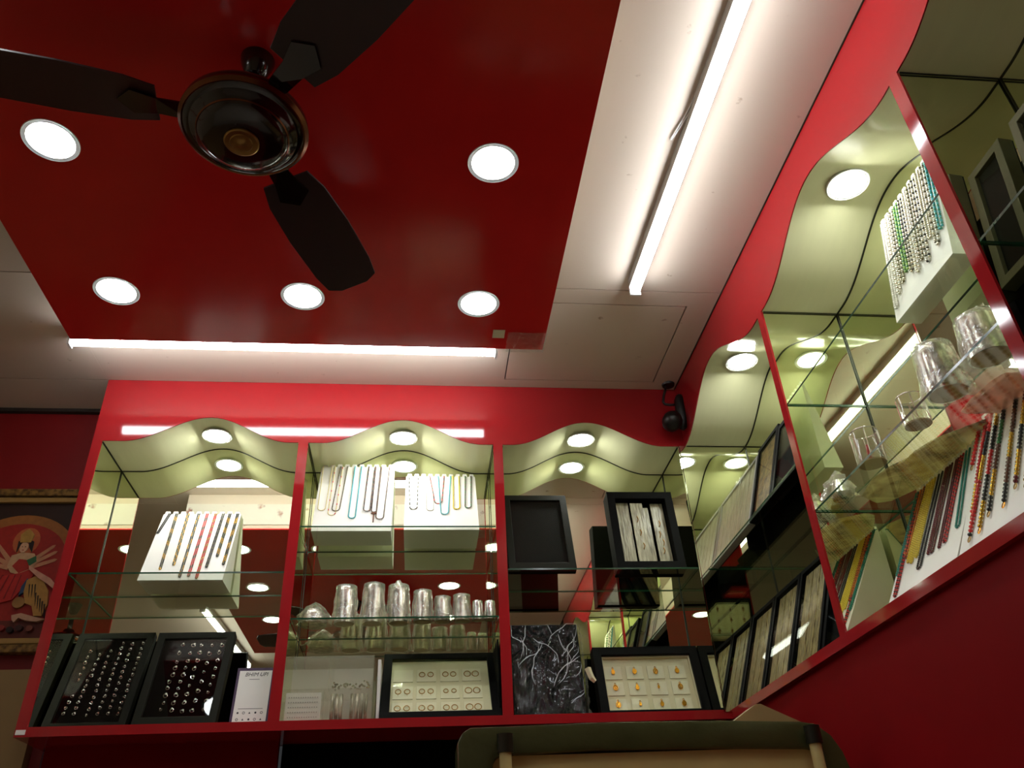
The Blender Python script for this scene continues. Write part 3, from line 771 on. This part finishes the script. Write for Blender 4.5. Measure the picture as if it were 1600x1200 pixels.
ylw, plyl, rd, drd = bead((222, 196, 60)), bead((226, 212, 150)), bead((196, 34, 30)), bead((96, 14, 20))
grn, slv, wht, teal, orn, blu = bead((40, 110, 50)), bead((214, 208, 186), .8), bead((226, 222, 210)), bead((34, 128, 112)), bead((200, 112, 34)), bead((110, 150, 160))
redc = bead((206, 60, 54))

g = 'necklaces on the white stand of the left bay'
mt = board('b1', 'white slanted necklace stand alone on the glass shelf of the left bay', (-1.731, .075, .896), 24, .247, .292)
for (u, ub, vb, cols, run, lb) in [(.020, -.003, .200, [blk], 1, 'short black necklace curving off the left edge of the left stand'),
        (.042, .055, .042, [blk, gld, olv], 4, 'long black and gold double necklace, second from left on the left stand'),
        (.078, .090, .060, [olv, gld], 3, 'olive and gold double necklace with a knot near its top on the left stand'),
        (.112, .120, .010, [blk, olv, gld], 4, 'long dark necklace left of the red ones on the left stand'),
        (.139, .145, .012, [redc, redc, brn], 3, 'thin red necklace in the middle of the left stand'),
        (.166, .170, .004, [redc, gld, redc], 2, 'thicker red and gold necklace right of the thin red one on the left stand'),
        (.190, .189, .050, [blk, olv], 2, 'thin black necklace right of the red ones on the left stand'),
        (.211, .211, .096, [blk, gld], 5, 'short black and gold necklace second from right on the left stand'),
        (.236, .237, .060, [blk, gld], 6, 'black and gold necklace hanging at the right edge of the left stand')]:
    strand('bead_necklace', mt, U(u-.0026, u+.0026, .292, max(ub, .006), vb), .0023, cols, lb, g, run=run)
g = 'necklaces on the left stand of the middle bay'
mt = board('b2L', 'left of two white necklace stands on the top shelf of the middle bay', (-1.232, .045, 1.0405), 22, .247, .305)
for (u1, u2, ub, vb, cols, run, r, lb) in [(.006, .036, .022, .090, [plyl], 1, .0016, 'pale yellow necklace at the far left of the middle bay'),
        (.046, .071, .056, .068, [plyl, plyl, plyl, plyl, plyl, rd], 2, .0018, 'pale necklace with pairs of red beads, middle bay left stand'),
        (.064, .088, .067, .087, [olv], 1, .002, 'dark olive bead necklace on the left stand of the middle bay'),
        (.113, .135, .121, .054, [tqs], 1, .0024, 'turquoise necklace alone in the middle of the left stand, middle bay'),
        (.160, .181, .166, .086, [blk, brn], 2, .0025, 'shorter black and brown necklace right of the turquoise one, middle bay'),
        (.204, .230, .209, .050, [brn, olv], 1, .0023, 'brown bead necklace at the right of the left stand, middle bay')]:
    strand('bead_necklace', mt, U(u1, u2, .305, ub, vb), r, cols, lb, g, run=run)
o = strand('rosary', mt, U(.184, .200, .305, .189, .082)[:9]+U(.184, .200, .305, .189, .082)[9:]+[], .0022, [brn, blk], 'brown rosary necklace with a hanging cross tail, middle bay left stand', g)
b = MB(False); b.tube([(.189, -.003, .080), (.189, -.003, .036)], .002, 6); b.box(.180, .198, -.005, -.002, .074, .078)
o2 = b.build('cross', brn, o)
g = 'necklaces on the right stand of the middle bay'
mt = board('b2R', 'right of two white necklace stands on the top shelf of the middle bay', (-.945, .036, 1.0405), 30, .238, .303)
for (u1, u2, ub, vb, cols, run, r, lb) in [(.010, .041, .028, .107, [olv, wht, blk], 2, .002, 'grey and white necklace at the left of the right stand, middle bay'),
        (.066, .088, .082, .101, [wht], 1, .0018, 'faint white necklace on the right stand of the middle bay'),
        (.081, .130, .109, .139, [brn, redc, brn], 2, .0022, 'short wide reddish brown necklace on the right stand of the middle bay'),
        (.110, .153, .129, .079, [tqs], 1, .0024, 'turquoise necklace hanging lowest on the right stand of the middle bay'),
        (.161, .182, .169, .107, [ylw], 1, .0027, 'yellow necklace on the right stand of the middle bay'),
        (.204, .224, .207, .114, [olv, grn, olv], 2, .0024, 'dark green necklace at the right edge of the right stand, middle bay')]:
    strand('bead_necklace', mt, U(u1, u2, .303, ub, vb), r, cols, lb, g, run=run)

g = 'silver necklaces on the upper right stand'
mt = board('sil', 'white necklace stand on the upper shelf of the right showcase', (.12, -1.078, 1.0405), 10, .222, .290, True, teeth=11)
for k, (cols, vb, lb) in enumerate([([wht], .030, 'white bead necklace, farthest left'), ([wht, slv], .055, 'white and silver necklace, second from left'), ([slv, olv], .070, 'silver and olive necklace, third from left'),
        ([grn, bead((120, 170, 70))], .085, 'green bead necklace among the silver ones'), ([slv, blk], .070, 'silver and black necklace right of the green one'), ([slv, wht], .050, 'bright silver necklace in the middle'),
        ([olv, slv], .065, 'dark silver necklace right of the middle'), ([slv, blk, wht], .045, 'glittering silver necklace, fourth from right'), ([slv], .090, 'plain silver necklace, third from right'),
        ([slv, olv, wht], .055, 'silver necklace second from right'), ([tqs, teal], .080, 'turquoise necklace at the right edge')]):
    u = .012+.0195*k
    strand('bead_necklace', mt, U(u-.0055, u+.0055, .290, u+.002, vb), .0030, cols, lb+' of the upper right stand', g, run=1)

g = 'necklaces on the lower left stand of the right showcase'
mt = board('A', 'white necklace stand at the bottom of the right showcase with yellow and dark red strings', (.04, -.840, ZRT), 30, .252, .316, True, teeth=14)
for (u1, u2, ub, vb, cols, r, lb) in [(.002, .010, .014, .095, [teal], .0030, 'teal necklace at the far left edge of the lower right stand'),
        (.010, .020, .026, .040, [drd, rd], .0026, 'very long dark red necklace hanging lowest on the lower right stand'),
        (.022, .034, .030, .140, [orn], .0026, 'orange necklace on the lower right stand'),
        (.036, .046, .036, .128, [orn, drd], .0020, 'thin orange and dark red necklace on the lower right stand'),
        (.049, .057, .050, .112, [ylw], .0030, 'left of three yellow necklaces on the lower right stand'),
        (.061, .069, .066, .104, [ylw], .0030, 'middle of three yellow necklaces on the lower right stand'),
        (.073, .081, .083, .110, [ylw], .0030, 'right of three yellow necklaces on the lower right stand'),
        (.096, .110, .107, .072, [blk], .0027, 'black bead necklace next to the yellow ones on the lower right stand'),
        (.124, .130, .135, .094, [drd], .0028, 'dark red necklace right of the black one on the lower right stand'),
        (.138, .148, .148, .092, [drd, brn], .0026, 'dark red and brown necklace, middle of the dark red ones'),
        (.163, .170, .176, .090, [drd], .0026, 'dark red necklace second from the right among the dark red ones'),
        (.179, .189, .194, .094, [drd, rd], .0026, 'red necklace nearest the teal one on the right of the lower right stand'),
        (.200, .212, .232, .110, [teal], .0026, 'teal necklace swinging towards the right edge of the lower right stand')]:
    strand('bead_necklace', mt, U(u1, u2, .316, ub, vb), r*.86, cols, lb, g)
g = 'chains with clasps on the rightmost stand'
mt = board('B', 'white stand at the right edge of the picture with red and gold chains', (.04, -1.102, ZRT), 28, .29, .345, True, teeth=12)
for k, (u0, u1, vb, cols, lb) in enumerate([(.004, .000, .235, [rd], 'short red bead chain at the left edge'),
        (.024, .030, .108, [rd, rd, rd, gld], 'red chain with gold clasp, second from left'),
        (.040, .034, .056, [rd, blk, gld, rd], 'longest red and black chain with hook clasp'),
        (.062, .064, .060, [gld, blk, rd, blk], 'gold and black chain with hook clasp'),
        (.084, .086, .084, [blk, grn, brn, gld], 'black green and gold chain'),
        (.120, .130, .080, [blk, brn, gld, brn], 'dark brown chain with gold end'),
        (.150, .158, .104, [drd, gld, blk, gld], 'dark red and gold chain'),
        (.184, .188, .090, [rd, gld, blk], 'red and gold chain farther right'),
        (.218, .222, .100, [blk, gld, brn], 'black and gold chain farthest right')]):
    pts = [(u0, .348, .004), (u0, .345, -.003), ((u0+u1)/2, (.345+vb)/2), (u1, vb)]
    o = strand('beaded_chain', mt, pts, .0040, cols, lb+' on the rightmost stand', g, 'chain', run=7)
    b = MB(False); b.tube([(u1+.0035*math.cos(a), -.004, vb-.006+.0055*math.sin(a)) for a in [2*math.pi*q/10 for q in range(10)]], .0011, 5, closed=True)
    b.build('clasp', M['gold'] if k % 2 else M['brass'], o)

# ------------------------------------------------------------------ silver tumblers
def wrap_mesh(r0, r1, h, top, seed):
    b = MB(False); seg = 22; rows = 9
    for j in range(rows):
        f = j/(rows-1)
        for i in range(seg):
            a = 2*math.pi*i/seg
            rr = (r0+(r1-r0)*f)*1.06+.0035+.004*mnoise.noise((math.cos(a)*2+seed, math.sin(a)*2, f*4))+(.006*(1-f)**3)
            z = h*1.015*f
            b.v.append((rr*math.cos(a), rr*math.sin(a), z+.0005))
    k = len(b.v)
    for i in range(seg):       # gathered top
        a = 2*math.pi*i/seg; b.v.append((r1*.5*math.cos(a)+top[0]*.5, r1*.5*math.sin(a)+top[1]*.5, h*1.04+.003*math.cos(3*a+seed)))
    for i in range(seg):
        a = 2*math.pi*i/seg; b.v.append((top[0]+.006*math.cos(a), top[1]+.004*math.sin(a), h*1.04+top[2]+.002*math.cos(2*a)))
    for j in range(rows+1):
        for i in range(seg):
            i2 = (i+1) % seg; b.f.append((j*seg+i, j*seg+i2, (j+1)*seg+i2, (j+1)*seg+i)); b.m.append(0)
    return b
def tumbler(x, y, z, r, h, label, group, wrap=True, seed=0, top=(.01, 0, .008), mt_='silver'):
    t = thing('silver_tumbler', label, 'tumbler', (x, y, z), (0, 0, seed), group)
    b = MB(False); b.lathe([(r*.9, .001), (r, .0), (r*1.0, .003), (r*.97, h*.3), (r*.90, h*.85), (r*.86, h*.97), (r*.78, h), (.0, h)], 32)
    b.build('body', M[mt_], t, smooth=True)
    b = MB(False); b.lathe([(.0, .0008), (r*.9, .0008)], 24); b.v = [(a, c, d) for a, c, d in b.v]
    b = MB(False); b.lathe([(r*.92, -.0002+.0006), (r*.5, .0005), (.0, .0005)], 28); b.build('open_mouth', M['tan'], t)
    if wrap: wrap_mesh(r, r*.86, h, top, seed).build('plastic_wrap', M['film'], t, smooth='all')
    return t
g = 'row of silver tumblers in the middle bay'
for k, (x, y, r, h, lb) in enumerate([(-1.112, .07, .029, .098, 'tall silver tumbler in plastic, leftmost of the row in the middle bay'),
        (-1.030, .072, .029, .104, 'tall silver tumbler in plastic, second of the row in the middle bay'), (-.954, .072, .028, .100, 'silver tumbler with pointed plastic top, third of the row'),
        (-.882, .06, .025, .081, 'medium silver tumbler in plastic, fourth of the row'), (-.822, .058, .021, .064, 'small silver tumbler, fifth of the row in the middle bay'),
        (-.764, .056, .022, .068, 'small silver tumbler, sixth of the row in the middle bay'), (-.7165, .05, .0165, .052, 'tiny silver tumbler, last but one of the row'),
        (-.6800, .046, .0165, .050, 'tiny silver tumbler at the right end of the row by the post')]):
    tumbler(x, y, .7552, r*1.08, h*1.13, lb, g, wrap=k < 6, seed=k*1.3, top=((.012, .004, .006), (.016, .0, .010), (.004, 0, .016), (.0, .0, .003), (.003, 0, .003), (.008, 0, .003), (0, 0, 0), (0, 0, 0))[k])
t = thing('wrapped_bowl', 'silver bowl crumpled in plastic at the left end of the tumbler row', 'bowl', (-1.205, .08, .7552))
b = MB(False); b.lathe([(.040, .0), (.042, .004), (.038, .030), (.024, .050), (.0, .056)], 28); b.build('bowl', M['silver'], t, smooth=True)
def crumple(rx, ry, h, seed, n=22, rows=10, amp=.012):
    b = MB(False)
    for j in range(rows):
        f = j/(rows-1)
        for i in range(n):
            a = 2*math.pi*i/n; q = math.cos(f*math.pi/2)**.6
            d = 1+amp/rx*2*mnoise.noise((math.cos(a)*2.2+seed, math.sin(a)*2.2, f*3))+amp/rx*mnoise.noise((math.cos(a)*6, math.sin(a)*6+seed, f*7))
            b.v.append((rx*q*d*math.cos(a), ry*q*d*math.sin(a), max(.0006, h*f*(1+.2*mnoise.noise((a, f*3, seed)))+.0008)))
    for j in range(rows-1):
        for i in range(n):
            i2 = (i+1) % n; b.f.append((j*n+i, j*n+i2, (j+1)*n+i2, (j+1)*n+i)); b.m.append(0)
    return b
crumple(.050, .048, .064, 3.3, amp=.008).build('plastic_wrap', M['film'], t, smooth='all')

g = 'vessels on the lower glass shelf of the right showcase'
tumbler(.045, -1.24, .7550, .035, .098, 'large ribbed silver tumbler in a plastic bag on the right showcase shelf', g, seed=.6, top=(-.03, .03, .006))
tumbler(.055, -1.355, .7550, .035, .080, 'large silver tumbler in a plastic bag nearest the red post at the right', g, seed=2.2, top=(-.02, .02, .006))
tumbler(.135, -1.36, .7550, .034, .085, 'silver tumbler in plastic behind the one nearest the post', g, seed=4.2, top=(.0, .02, .006))
def glass_cup(x, y, r, h, label, inner=None):
    t = thing('glass_tumbler', label, 'tumbler', (x, y, .7550), (0,0,0), 'vessels on the lower glass shelf of the right showcase')
    b = MB(False); b.lathe([(r, .0), (r*.98, h), (r*.92, h), (r*.93, .004), (.0, .004)], 32); b.build('glass_wall', M['acrylic'], t, smooth=True)
    b = MB(False); b.lathe([(r*.99, .0002), (r*.99, .003), (r*.5, .0032), (.0, .0032)], 28); b.build('base_disc', M['tan'], t, smooth=True)
    b = MB(False); b.tube([(r*.97*math.cos(a), r*.97*math.sin(a), h) for a in [2*math.pi*k/28 for k in range(28)]], .0013, 6, closed=True); b.build('rim', M['steel'], t, smooth='all')
    for k in range(4):
        a = 1.1+k*1.57; b = MB(False); b.box(r*math.cos(a)-.001, r*math.cos(a)+.001, r*math.sin(a)-.001, r*math.sin(a)+.001, .004, h-.002); b.build('corner_rib', M['steel'], t)
    if inner:
        b = MB(False); b.lathe([(.005, .005), (.006, .03), (.0035, .045), (.0, .047)], 12, (0, 0, 0)); b.build('red_piece', M['red'], t, smooth=True)
glass_cup(.048, -1.129, .025, .062, 'clear tumbler with a dark base, between large silver tumbler and red-filled tumbler')
glass_cup(.035, -.969, .0285, .075, 'clear tumbler holding something red near the middle of the shelf', True)
t = thing('wrapped_ornament', 'small ornament crumpled in clear plastic at the far end of the shelf', 'ornament', (.045, -.80, .7550))
b = MB(False); b.lathe([(.02, .0), (.024, .012), (.016, .03), (.012, .045), (.0, .05)], 16); b.build('ornament', M['silver'], t, smooth=True)
crumple(.034, .034, .066, 8.1, amp=.010).build('plastic_wrap', M['film'], t, smooth='all')
def flat_bag(label, outline, m, h, seed, rot=0):
    cx = sum(p[0] for p in outline)/len(outline); cy = sum(p[1] for p in outline)/len(outline)
    b = MB(False); n = 36; rows = 7
    import bisect
    def rad(a):
        best = 0; d = Vector((math.cos(a), math.sin(a)))
        k = len(outline)
        for i in range(k):
            p = Vector((outline[i][0]-cx, outline[i][1]-cy)); q = Vector((outline[(i+1) % k][0]-cx, outline[(i+1) % k][1]-cy)); e = q-p
            den = d.x*e.y-d.y*e.x
            if abs(den) < 1e-9: continue
            tt = (p.x*e.y-p.y*e.x)/den; ss = (p.x*d.y-p.y*d.x)/den
            if tt > 0 and -1e-6 <= ss <= 1+1e-6: best = max(best, tt)
        return best
    for side in (0, 1):
        for j in range(rows):
            f = j/(rows-1)
            for i in range(n):
                a = 2*math.pi*i/n; R_ = rad(a)*(1+.03*mnoise.noise((a*3, seed, 0)))*f
                x, y = R_*math.cos(a), R_*math.sin(a)
                wv = mnoise.noise((x*30+seed, y*30, side*3.0))*.006
                z = .0008+(1-f**2)*.003*abs(mnoise.noise((x*60, y*60+seed, 1)))+(f**3)*.004 if side == 0 else max(.006, h*(1-f**2.5)+.005+wv)
                b.v.append((x, y, z))
    for side in (0, 1):
        o_ = side*rows*n
        for j in range(rows-1):
            for i in range(n):
                i2 = (i+1) % n; b.f.append((o_+j*n+i, o_+j*n+i2, o_+(j+1)*n+i2, o_+(j+1)*n+i)); b.m.append(0)
    for i in range(n):
        i2 = (i+1) % n; b.f.append(((rows-1)*n+i, (rows-1)*n+i2, rows*n+(rows-1)*n+i2, rows*n+(rows-1)*n+i)); b.m.append(0)
    o = b.build('plastic_bag', m, loc=(cx, cy, .7550+Z0), smooth='all')
    return tag(o, label, 'bag')
flat_bag('crumpled yellowish plastic bag lying flat on the lower shelf of the right showcase', [(.07, -.90), (.10, -.965), (.12, -1.08), (.18, -1.15), (.208, -1.10), (.208, -.86), (.16, -.76), (.09, -.80)], M['film_tan'], .018, 1.7)
flat_bag('pinkish packet in plastic behind the large tumblers on the right showcase shelf', [(.11, -1.165), (.125, -1.30), (.208, -1.30), (.208, -1.17)], M['film_pink'], .03, 6.2)

# ------------------------------------------------------------------ right showcase: trays
g = 'framed chain trays along the bottom of the right showcase'
for k, (y, lb) in enumerate([(-.006, 'black framed tray of gold chains standing in the corner of the right showcase'), (-.192, 'middle of three framed chain trays at the bottom of the right showcase'),
                             (-.378, 'framed chain tray nearest the red post at the bottom of the right showcase')]):
    mt = mount((.02, y, ZRT), 20, True)
    t = tray('chain_tray', lb, mt, .182, .285, .014, d=.03, fm='black', im='cream_card', insert_y=.013, group=g)
    for q in range(3):
        u0 = .022+.0475*q
        L('chain_strip', M['chain'], u0, u0+.042, .008, .0125, .018, .266, t, bevel=.001)
mt = mount((.02, -.572, ZRT), 20, True)
tray('display_tray', 'empty black tray by the red post at the bottom of the right showcase', mt, .135, .285, .014, d=.03, fm='black', im='black', insert_y=.013)
mt = mount((.015, -.010, .894), 18, True)
t = tray('chain_tray', 'tray of pale strips in glossy plastic on the corner shelf of the right showcase', mt, .338, .226, .010, d=.022, fm='grey_metal', im='cream_card', insert_y=.010, lid=False)
for q in range(7): L('chain_strip', M['chain2'], .014+.0445*q, .055+.0445*q, .004, .0095, .014, .214, t, bevel=.001)
b = MB(False); b.box(-.001, .339, -.003, -.0022, 0, .228); b.build('plastic_wrap', M['crinkle'], t)
mt = mount((.015, -.352, .894), 18, True)
t = tray('display_tray', 'black framed tray of gold crumpled pieces on the corner shelf of the right showcase', mt, .16, .240, .014, d=.024, fm='black', im='gold_tex', insert_y=.008)
mt = mount((.015, -.515, .894), 18, True)
tray('display_tray', 'plain black tray beside the gold crumpled tray on the corner shelf of the right showcase', mt, .165, .225, .016, d=.03, fm='black', im='black', insert_y=.008)
tag(B('flat_case', M['black'], .085, .205, -.70, -.15, .8945, .955), 'black flat case lying behind the trays on the corner shelf of the right showcase', 'case')
# unlit bay beyond the second post
mt = mount((.12, -1.500, .8945), 8, True)
tray('display_tray', 'grey edged dark tray upright at the right edge of the picture, first beyond the post', mt, .10, .285, .018, d=.03, fm='frame_grey', im='black', insert_y=.008)
mt = mount((.09, -1.608, .8945), 8, True)
tray('display_tray', 'grey edged dark tray at the right edge of the picture, second beyond the post', mt, .20, .305, .020, d=.03, fm='frame_grey', im='black', insert_y=.008)
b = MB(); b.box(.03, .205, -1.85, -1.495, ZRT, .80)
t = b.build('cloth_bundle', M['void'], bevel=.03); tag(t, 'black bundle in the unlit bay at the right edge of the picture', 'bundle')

# ------------------------------------------------------------------ dark framed cabinet at the bottom
t = thing('cabinet', 'dark olive glossy rounded cabinet top with tan panel below the back showcase', 'cabinet', (-.43, -.66, -1.45))
YF = -.72
def outline(o):
    return [(-.8147+o, -1.45), (-.8147+o, .285-o), (-.806+o, .303-o), (-.79+o, .312-o), (-.55, .316-o), (-.30, .314-o), (-.13, .308-o), (-.10-o, .303-o), (-.072-o, .281-o), (-.055-o, .250-o), (-.045-o, .21-o), (-.045-o, -1.45)]
b = MB(); oo, ii = outline(0), [(-.748, -1.45), (-.748, .245), (-.742, .257), (-.73, .261), (-.55, .266), (-.30, .263), (-.13, .258), (-.115, .256), (-.104, .250), (-.098, .24), (-.096, .21), (-.096, -1.45)]
n = len(oo)
vs = [(x, YF, z) for x, z in oo]+[(x, YF, z) for x, z in ii]+[(x, YF+.12, z) for x, z in oo]+[(x, YF+.12, z) for x, z in ii]
fs = []
for i in range(n-1): fs += [(i, i+1, n+i+1, n+i), (2*n+i, 3*n+i, 3*n+i+1, 2*n+i+1), (i, 2*n+i, 2*n+i+1, i+1), (n+i, n+i+1, 3*n+i+1, 3*n+i)]
fs += [(0, n, 3*n, 2*n), (n-1, 3*n-1, 4*n-1, 2*n-1)]
b.add(vs, fs); b.build('frame', M['olive_gloss'], t, bevel=.008, smooth=True)
B('inner_panel', M['tan_panel'], -.75, -.094, YF+.018, YF+.03, -1.45, .262, t)
for x in (-.726, -.118):
    b = MB(); b.tube([(x, YF-.0165, -1.45), (x, YF-.0165, .265)], .0115, 14); b.build('rod', M['rod'], t, smooth=True)
    b = MB(); b.lathe([(.0, .262), (.015, .262), (.0155, .268), (.0155, .292), (.016, .295), (.0, .295)], 20, (x, YF-.0165, 0)); b.build('rod_collar', M['dark_collar'], t, smooth=True)
b = MB(); b.prism([(-.265, .31), (-.195, .352), (-.185, .352), (-.075, .30)], YF+.05, YF+.115, 'y'); b.build('gable_cap', M['tan'], t)

# ------------------------------------------------------------------ framed picture on the left wall
t = thing('framed_picture', 'gold framed devotional picture of a many-armed seated goddess beside a tiger', 'picture', (-2.21, .19, .722))
PX0, PX1, PZ0, PZ1 = -2.465, -1.960, .716, 1.242
def moulding(name, o0, o1, y0, y1, m):
    b = MB(); a = [(PX0+o0, PZ0+o0), (PX1-o0, PZ0+o0), (PX1-o0, PZ1-o0), (PX0+o0, PZ1-o0)]; c = [(PX0+o1, PZ0+o1), (PX1-o1, PZ0+o1), (PX1-o1, PZ1-o1), (PX0+o1, PZ1-o1)]
    vs = [(x, y0, z) for x, z in a]+[(x, y0, z) for x, z in c]+[(x, .2045, z) for x, z in a]+[(x, .2045, z) for x, z in c]; fs = []
    for k in range(4):
        j = (k+1) % 4; fs += [(k, j, 4+j, 4+k), (8+k, 12+k, 12+j, 8+j), (k, 8+k, 8+j, j), (4+k, 4+j, 12+j, 12+k)]
    b.add(vs, fs); return b.build(name, M[m], t, bevel=.003)
moulding('outer_moulding', 0, .024, .170, .2, 'frame_gold')
M['gold_lip'] = mat('pale gold lip', (176, 142, 84), .35, .4, var=.1)
moulding('inner_moulding', .027, .044, .178, .2, 'gold_lip')
B('mount_board', mat('dark brown print ground', (44, 24, 16), .5, var=.4, scale=40), PX0+.02, PX1-.02, .1905, .2045, PZ0+.02, PZ1-.02, t)
layer = [0]
def print_shape(name, pts, rgb, lift=None):
    layer[0] += 1
    y = .1902-.00035*layer[0]
    b = MB(); b.prism(pts, y, .1904, 'y'); return b.build(name, mat('print %d %d %d' % rgb, rgb, .5, var=.3, scale=60), t)
def arc(cx, cz, rx, rz, a0, a1, n=24): return [(cx+rx*math.cos(RAD(a0+(a1-a0)*k/n)), cz+rz*math.sin(RAD(a0+(a1-a0)*k/n))) for k in range(n+1)]
AX, AZ = -2.150, 1.005
print_shape('arch_band', arc(AX, AZ, .178, .152, -8, 188)+[(AX-.178, .80), (AX+.178, .80)], (150, 92, 40))
print_shape('arch_ground', arc(AX, AZ, .150, .122, -8, 188)+[(AX-.150, .79), (AX+.150, .79)], (150, 30, 22))
print_shape('base_ground', [(-2.40, .762), (-2.012, .762), (-2.016, .815), (-2.40, .815)], (96, 34, 24))
print_shape('halo', arc(-2.130, 1.068, .040, .045, 0, 360, 20)[:-1], (176, 92, 50))
for k, (a, c, d, e) in enumerate([(-2.10, 1.0, -2.045, 1.05), (-2.10, .99, -2.035, 1.03), (-2.10, .98, -2.03, 1.005), (-2.16, 1.0, -2.215, 1.06), (-2.16, .99, -2.235, 1.03), (-2.16, .98, -2.24, 1.0)]):
    v = Vector((d-a, e-c)).normalized(); p = Vector((-v.y, v.x))*.007
    print_shape('arm', [(a-p.x, c-p.y), (a+p.x, c+p.y), (d+p.x*.7, e+p.y*.7), (d+v.x*.008, e+v.y*.008), (d-p.x*.7, e-p.y*.7)], (186, 128, 92))
print_shape('torso', [(-2.165, .985), (-2.160, 1.020), (-2.132, 1.030), (-2.095, 1.026), (-2.080, 1.0), (-2.092, .968), (-2.115, .955), (-2.150, .965)], (190, 150, 110))
print_shape('bodice', [(-2.150, .985), (-2.135, 1.008), (-2.105, 1.004), (-2.098, .975), (-2.125, .962)], (164, 40, 30))
print_shape('green_scarf', [(-2.112, 1.004), (-2.088, 1.018), (-2.082, 1.0), (-2.10, .985)], (46, 96, 58))
print_shape('hair', [(-2.150, 1.030), (-2.152, 1.066), (-2.130, 1.076), (-2.106, 1.066), (-2.104, 1.030), (-2.115, 1.045), (-2.120, 1.062), (-2.142, 1.062)], (30, 20, 16))
print_shape('face', arc(-2.131, 1.046, .0125, .0175, 0, 360, 16)[:-1], (204, 156, 118))
for dx in (-.0045, .0045): print_shape('eye', arc(-2.131+dx, 1.048, .0022, .0011, 0, 360, 8)[:-1], (30, 18, 14))
print_shape('mouth', arc(-2.131, 1.037, .003, .0011, 0, 360, 8)[:-1], (150, 40, 36))
print_shape('crown', [(-2.146, 1.062), (-2.150, 1.088), (-2.138, 1.102), (-2.130, 1.108), (-2.122, 1.102), (-2.110, 1.088), (-2.114, 1.062)], (168, 128, 58))
print_shape('skirt', [(-2.20, .945), (-2.118, .962), (-2.090, .975), (-2.078, .955), (-2.100, .912), (-2.120, .878), (-2.155, .868), (-2.21, .875)], (172, 36, 30))
for k in range(5):
    x0 = -2.115-.018*k; print_shape('skirt_fold', [(x0, .955), (x0+.003, .955), (x0-.006-.004*k, .880), (x0-.010-.004*k, .880)], (120, 18, 20))
print_shape('blue_sash', [(-2.103, .918), (-2.092, .944), (-2.084, .935), (-2.090, .902), (-2.104, .888)], (40, 66, 96))
print_shape('tiger_body', [(-2.092, .938), (-2.070, .950), (-2.045, .938), (-2.022, .904), (-2.014, .86), (-2.022, .826), (-2.045, .826), (-2.058, .858), (-2.080, .866), (-2.092, .90)], (176, 130, 62))
print_shape('tiger_head', arc(-2.098, .868, .018, .017, 0, 360, 14)[:-1], (150, 108, 56))
for k in range(8):
    x = -2.082+.0085*k; z = .935-.009*k*(k > 2)
    print_shape('tiger_stripe', [(x, z-.012), (x+.003, z-.010), (x+.007, z-.034), (x+.009, z-.052), (x+.005, z-.036)], (40, 26, 16))
print_shape('garland', [(-2.097, .984), (-2.063, .964), (-2.025, .943), (-2.004, .922), (-2.003, .906), (-2.030, .926), (-2.060, .944), (-2.092, .970)], (206, 150, 124))
print_shape('lower_garland', [(-2.106, .828), (-2.080, .834), (-2.041, .823), (-2.009, .815), (-2.030, .808), (-2.062, .812), (-2.084, .820), (-2.094, .806), (-2.102, .814)], (196, 150, 120))
for k, (x, z, c) in enumerate([(-2.10, .785, (30, 20, 18)), (-2.075, .79, (60, 30, 26)), (-2.045, .788, (120, 56, 40)), (-2.125, .79, (140, 40, 34)), (-2.15, .786, (110, 30, 28))]):
    print_shape('flower', arc(x, z, .010, .009, 0, 360, 10)[:-1], c)
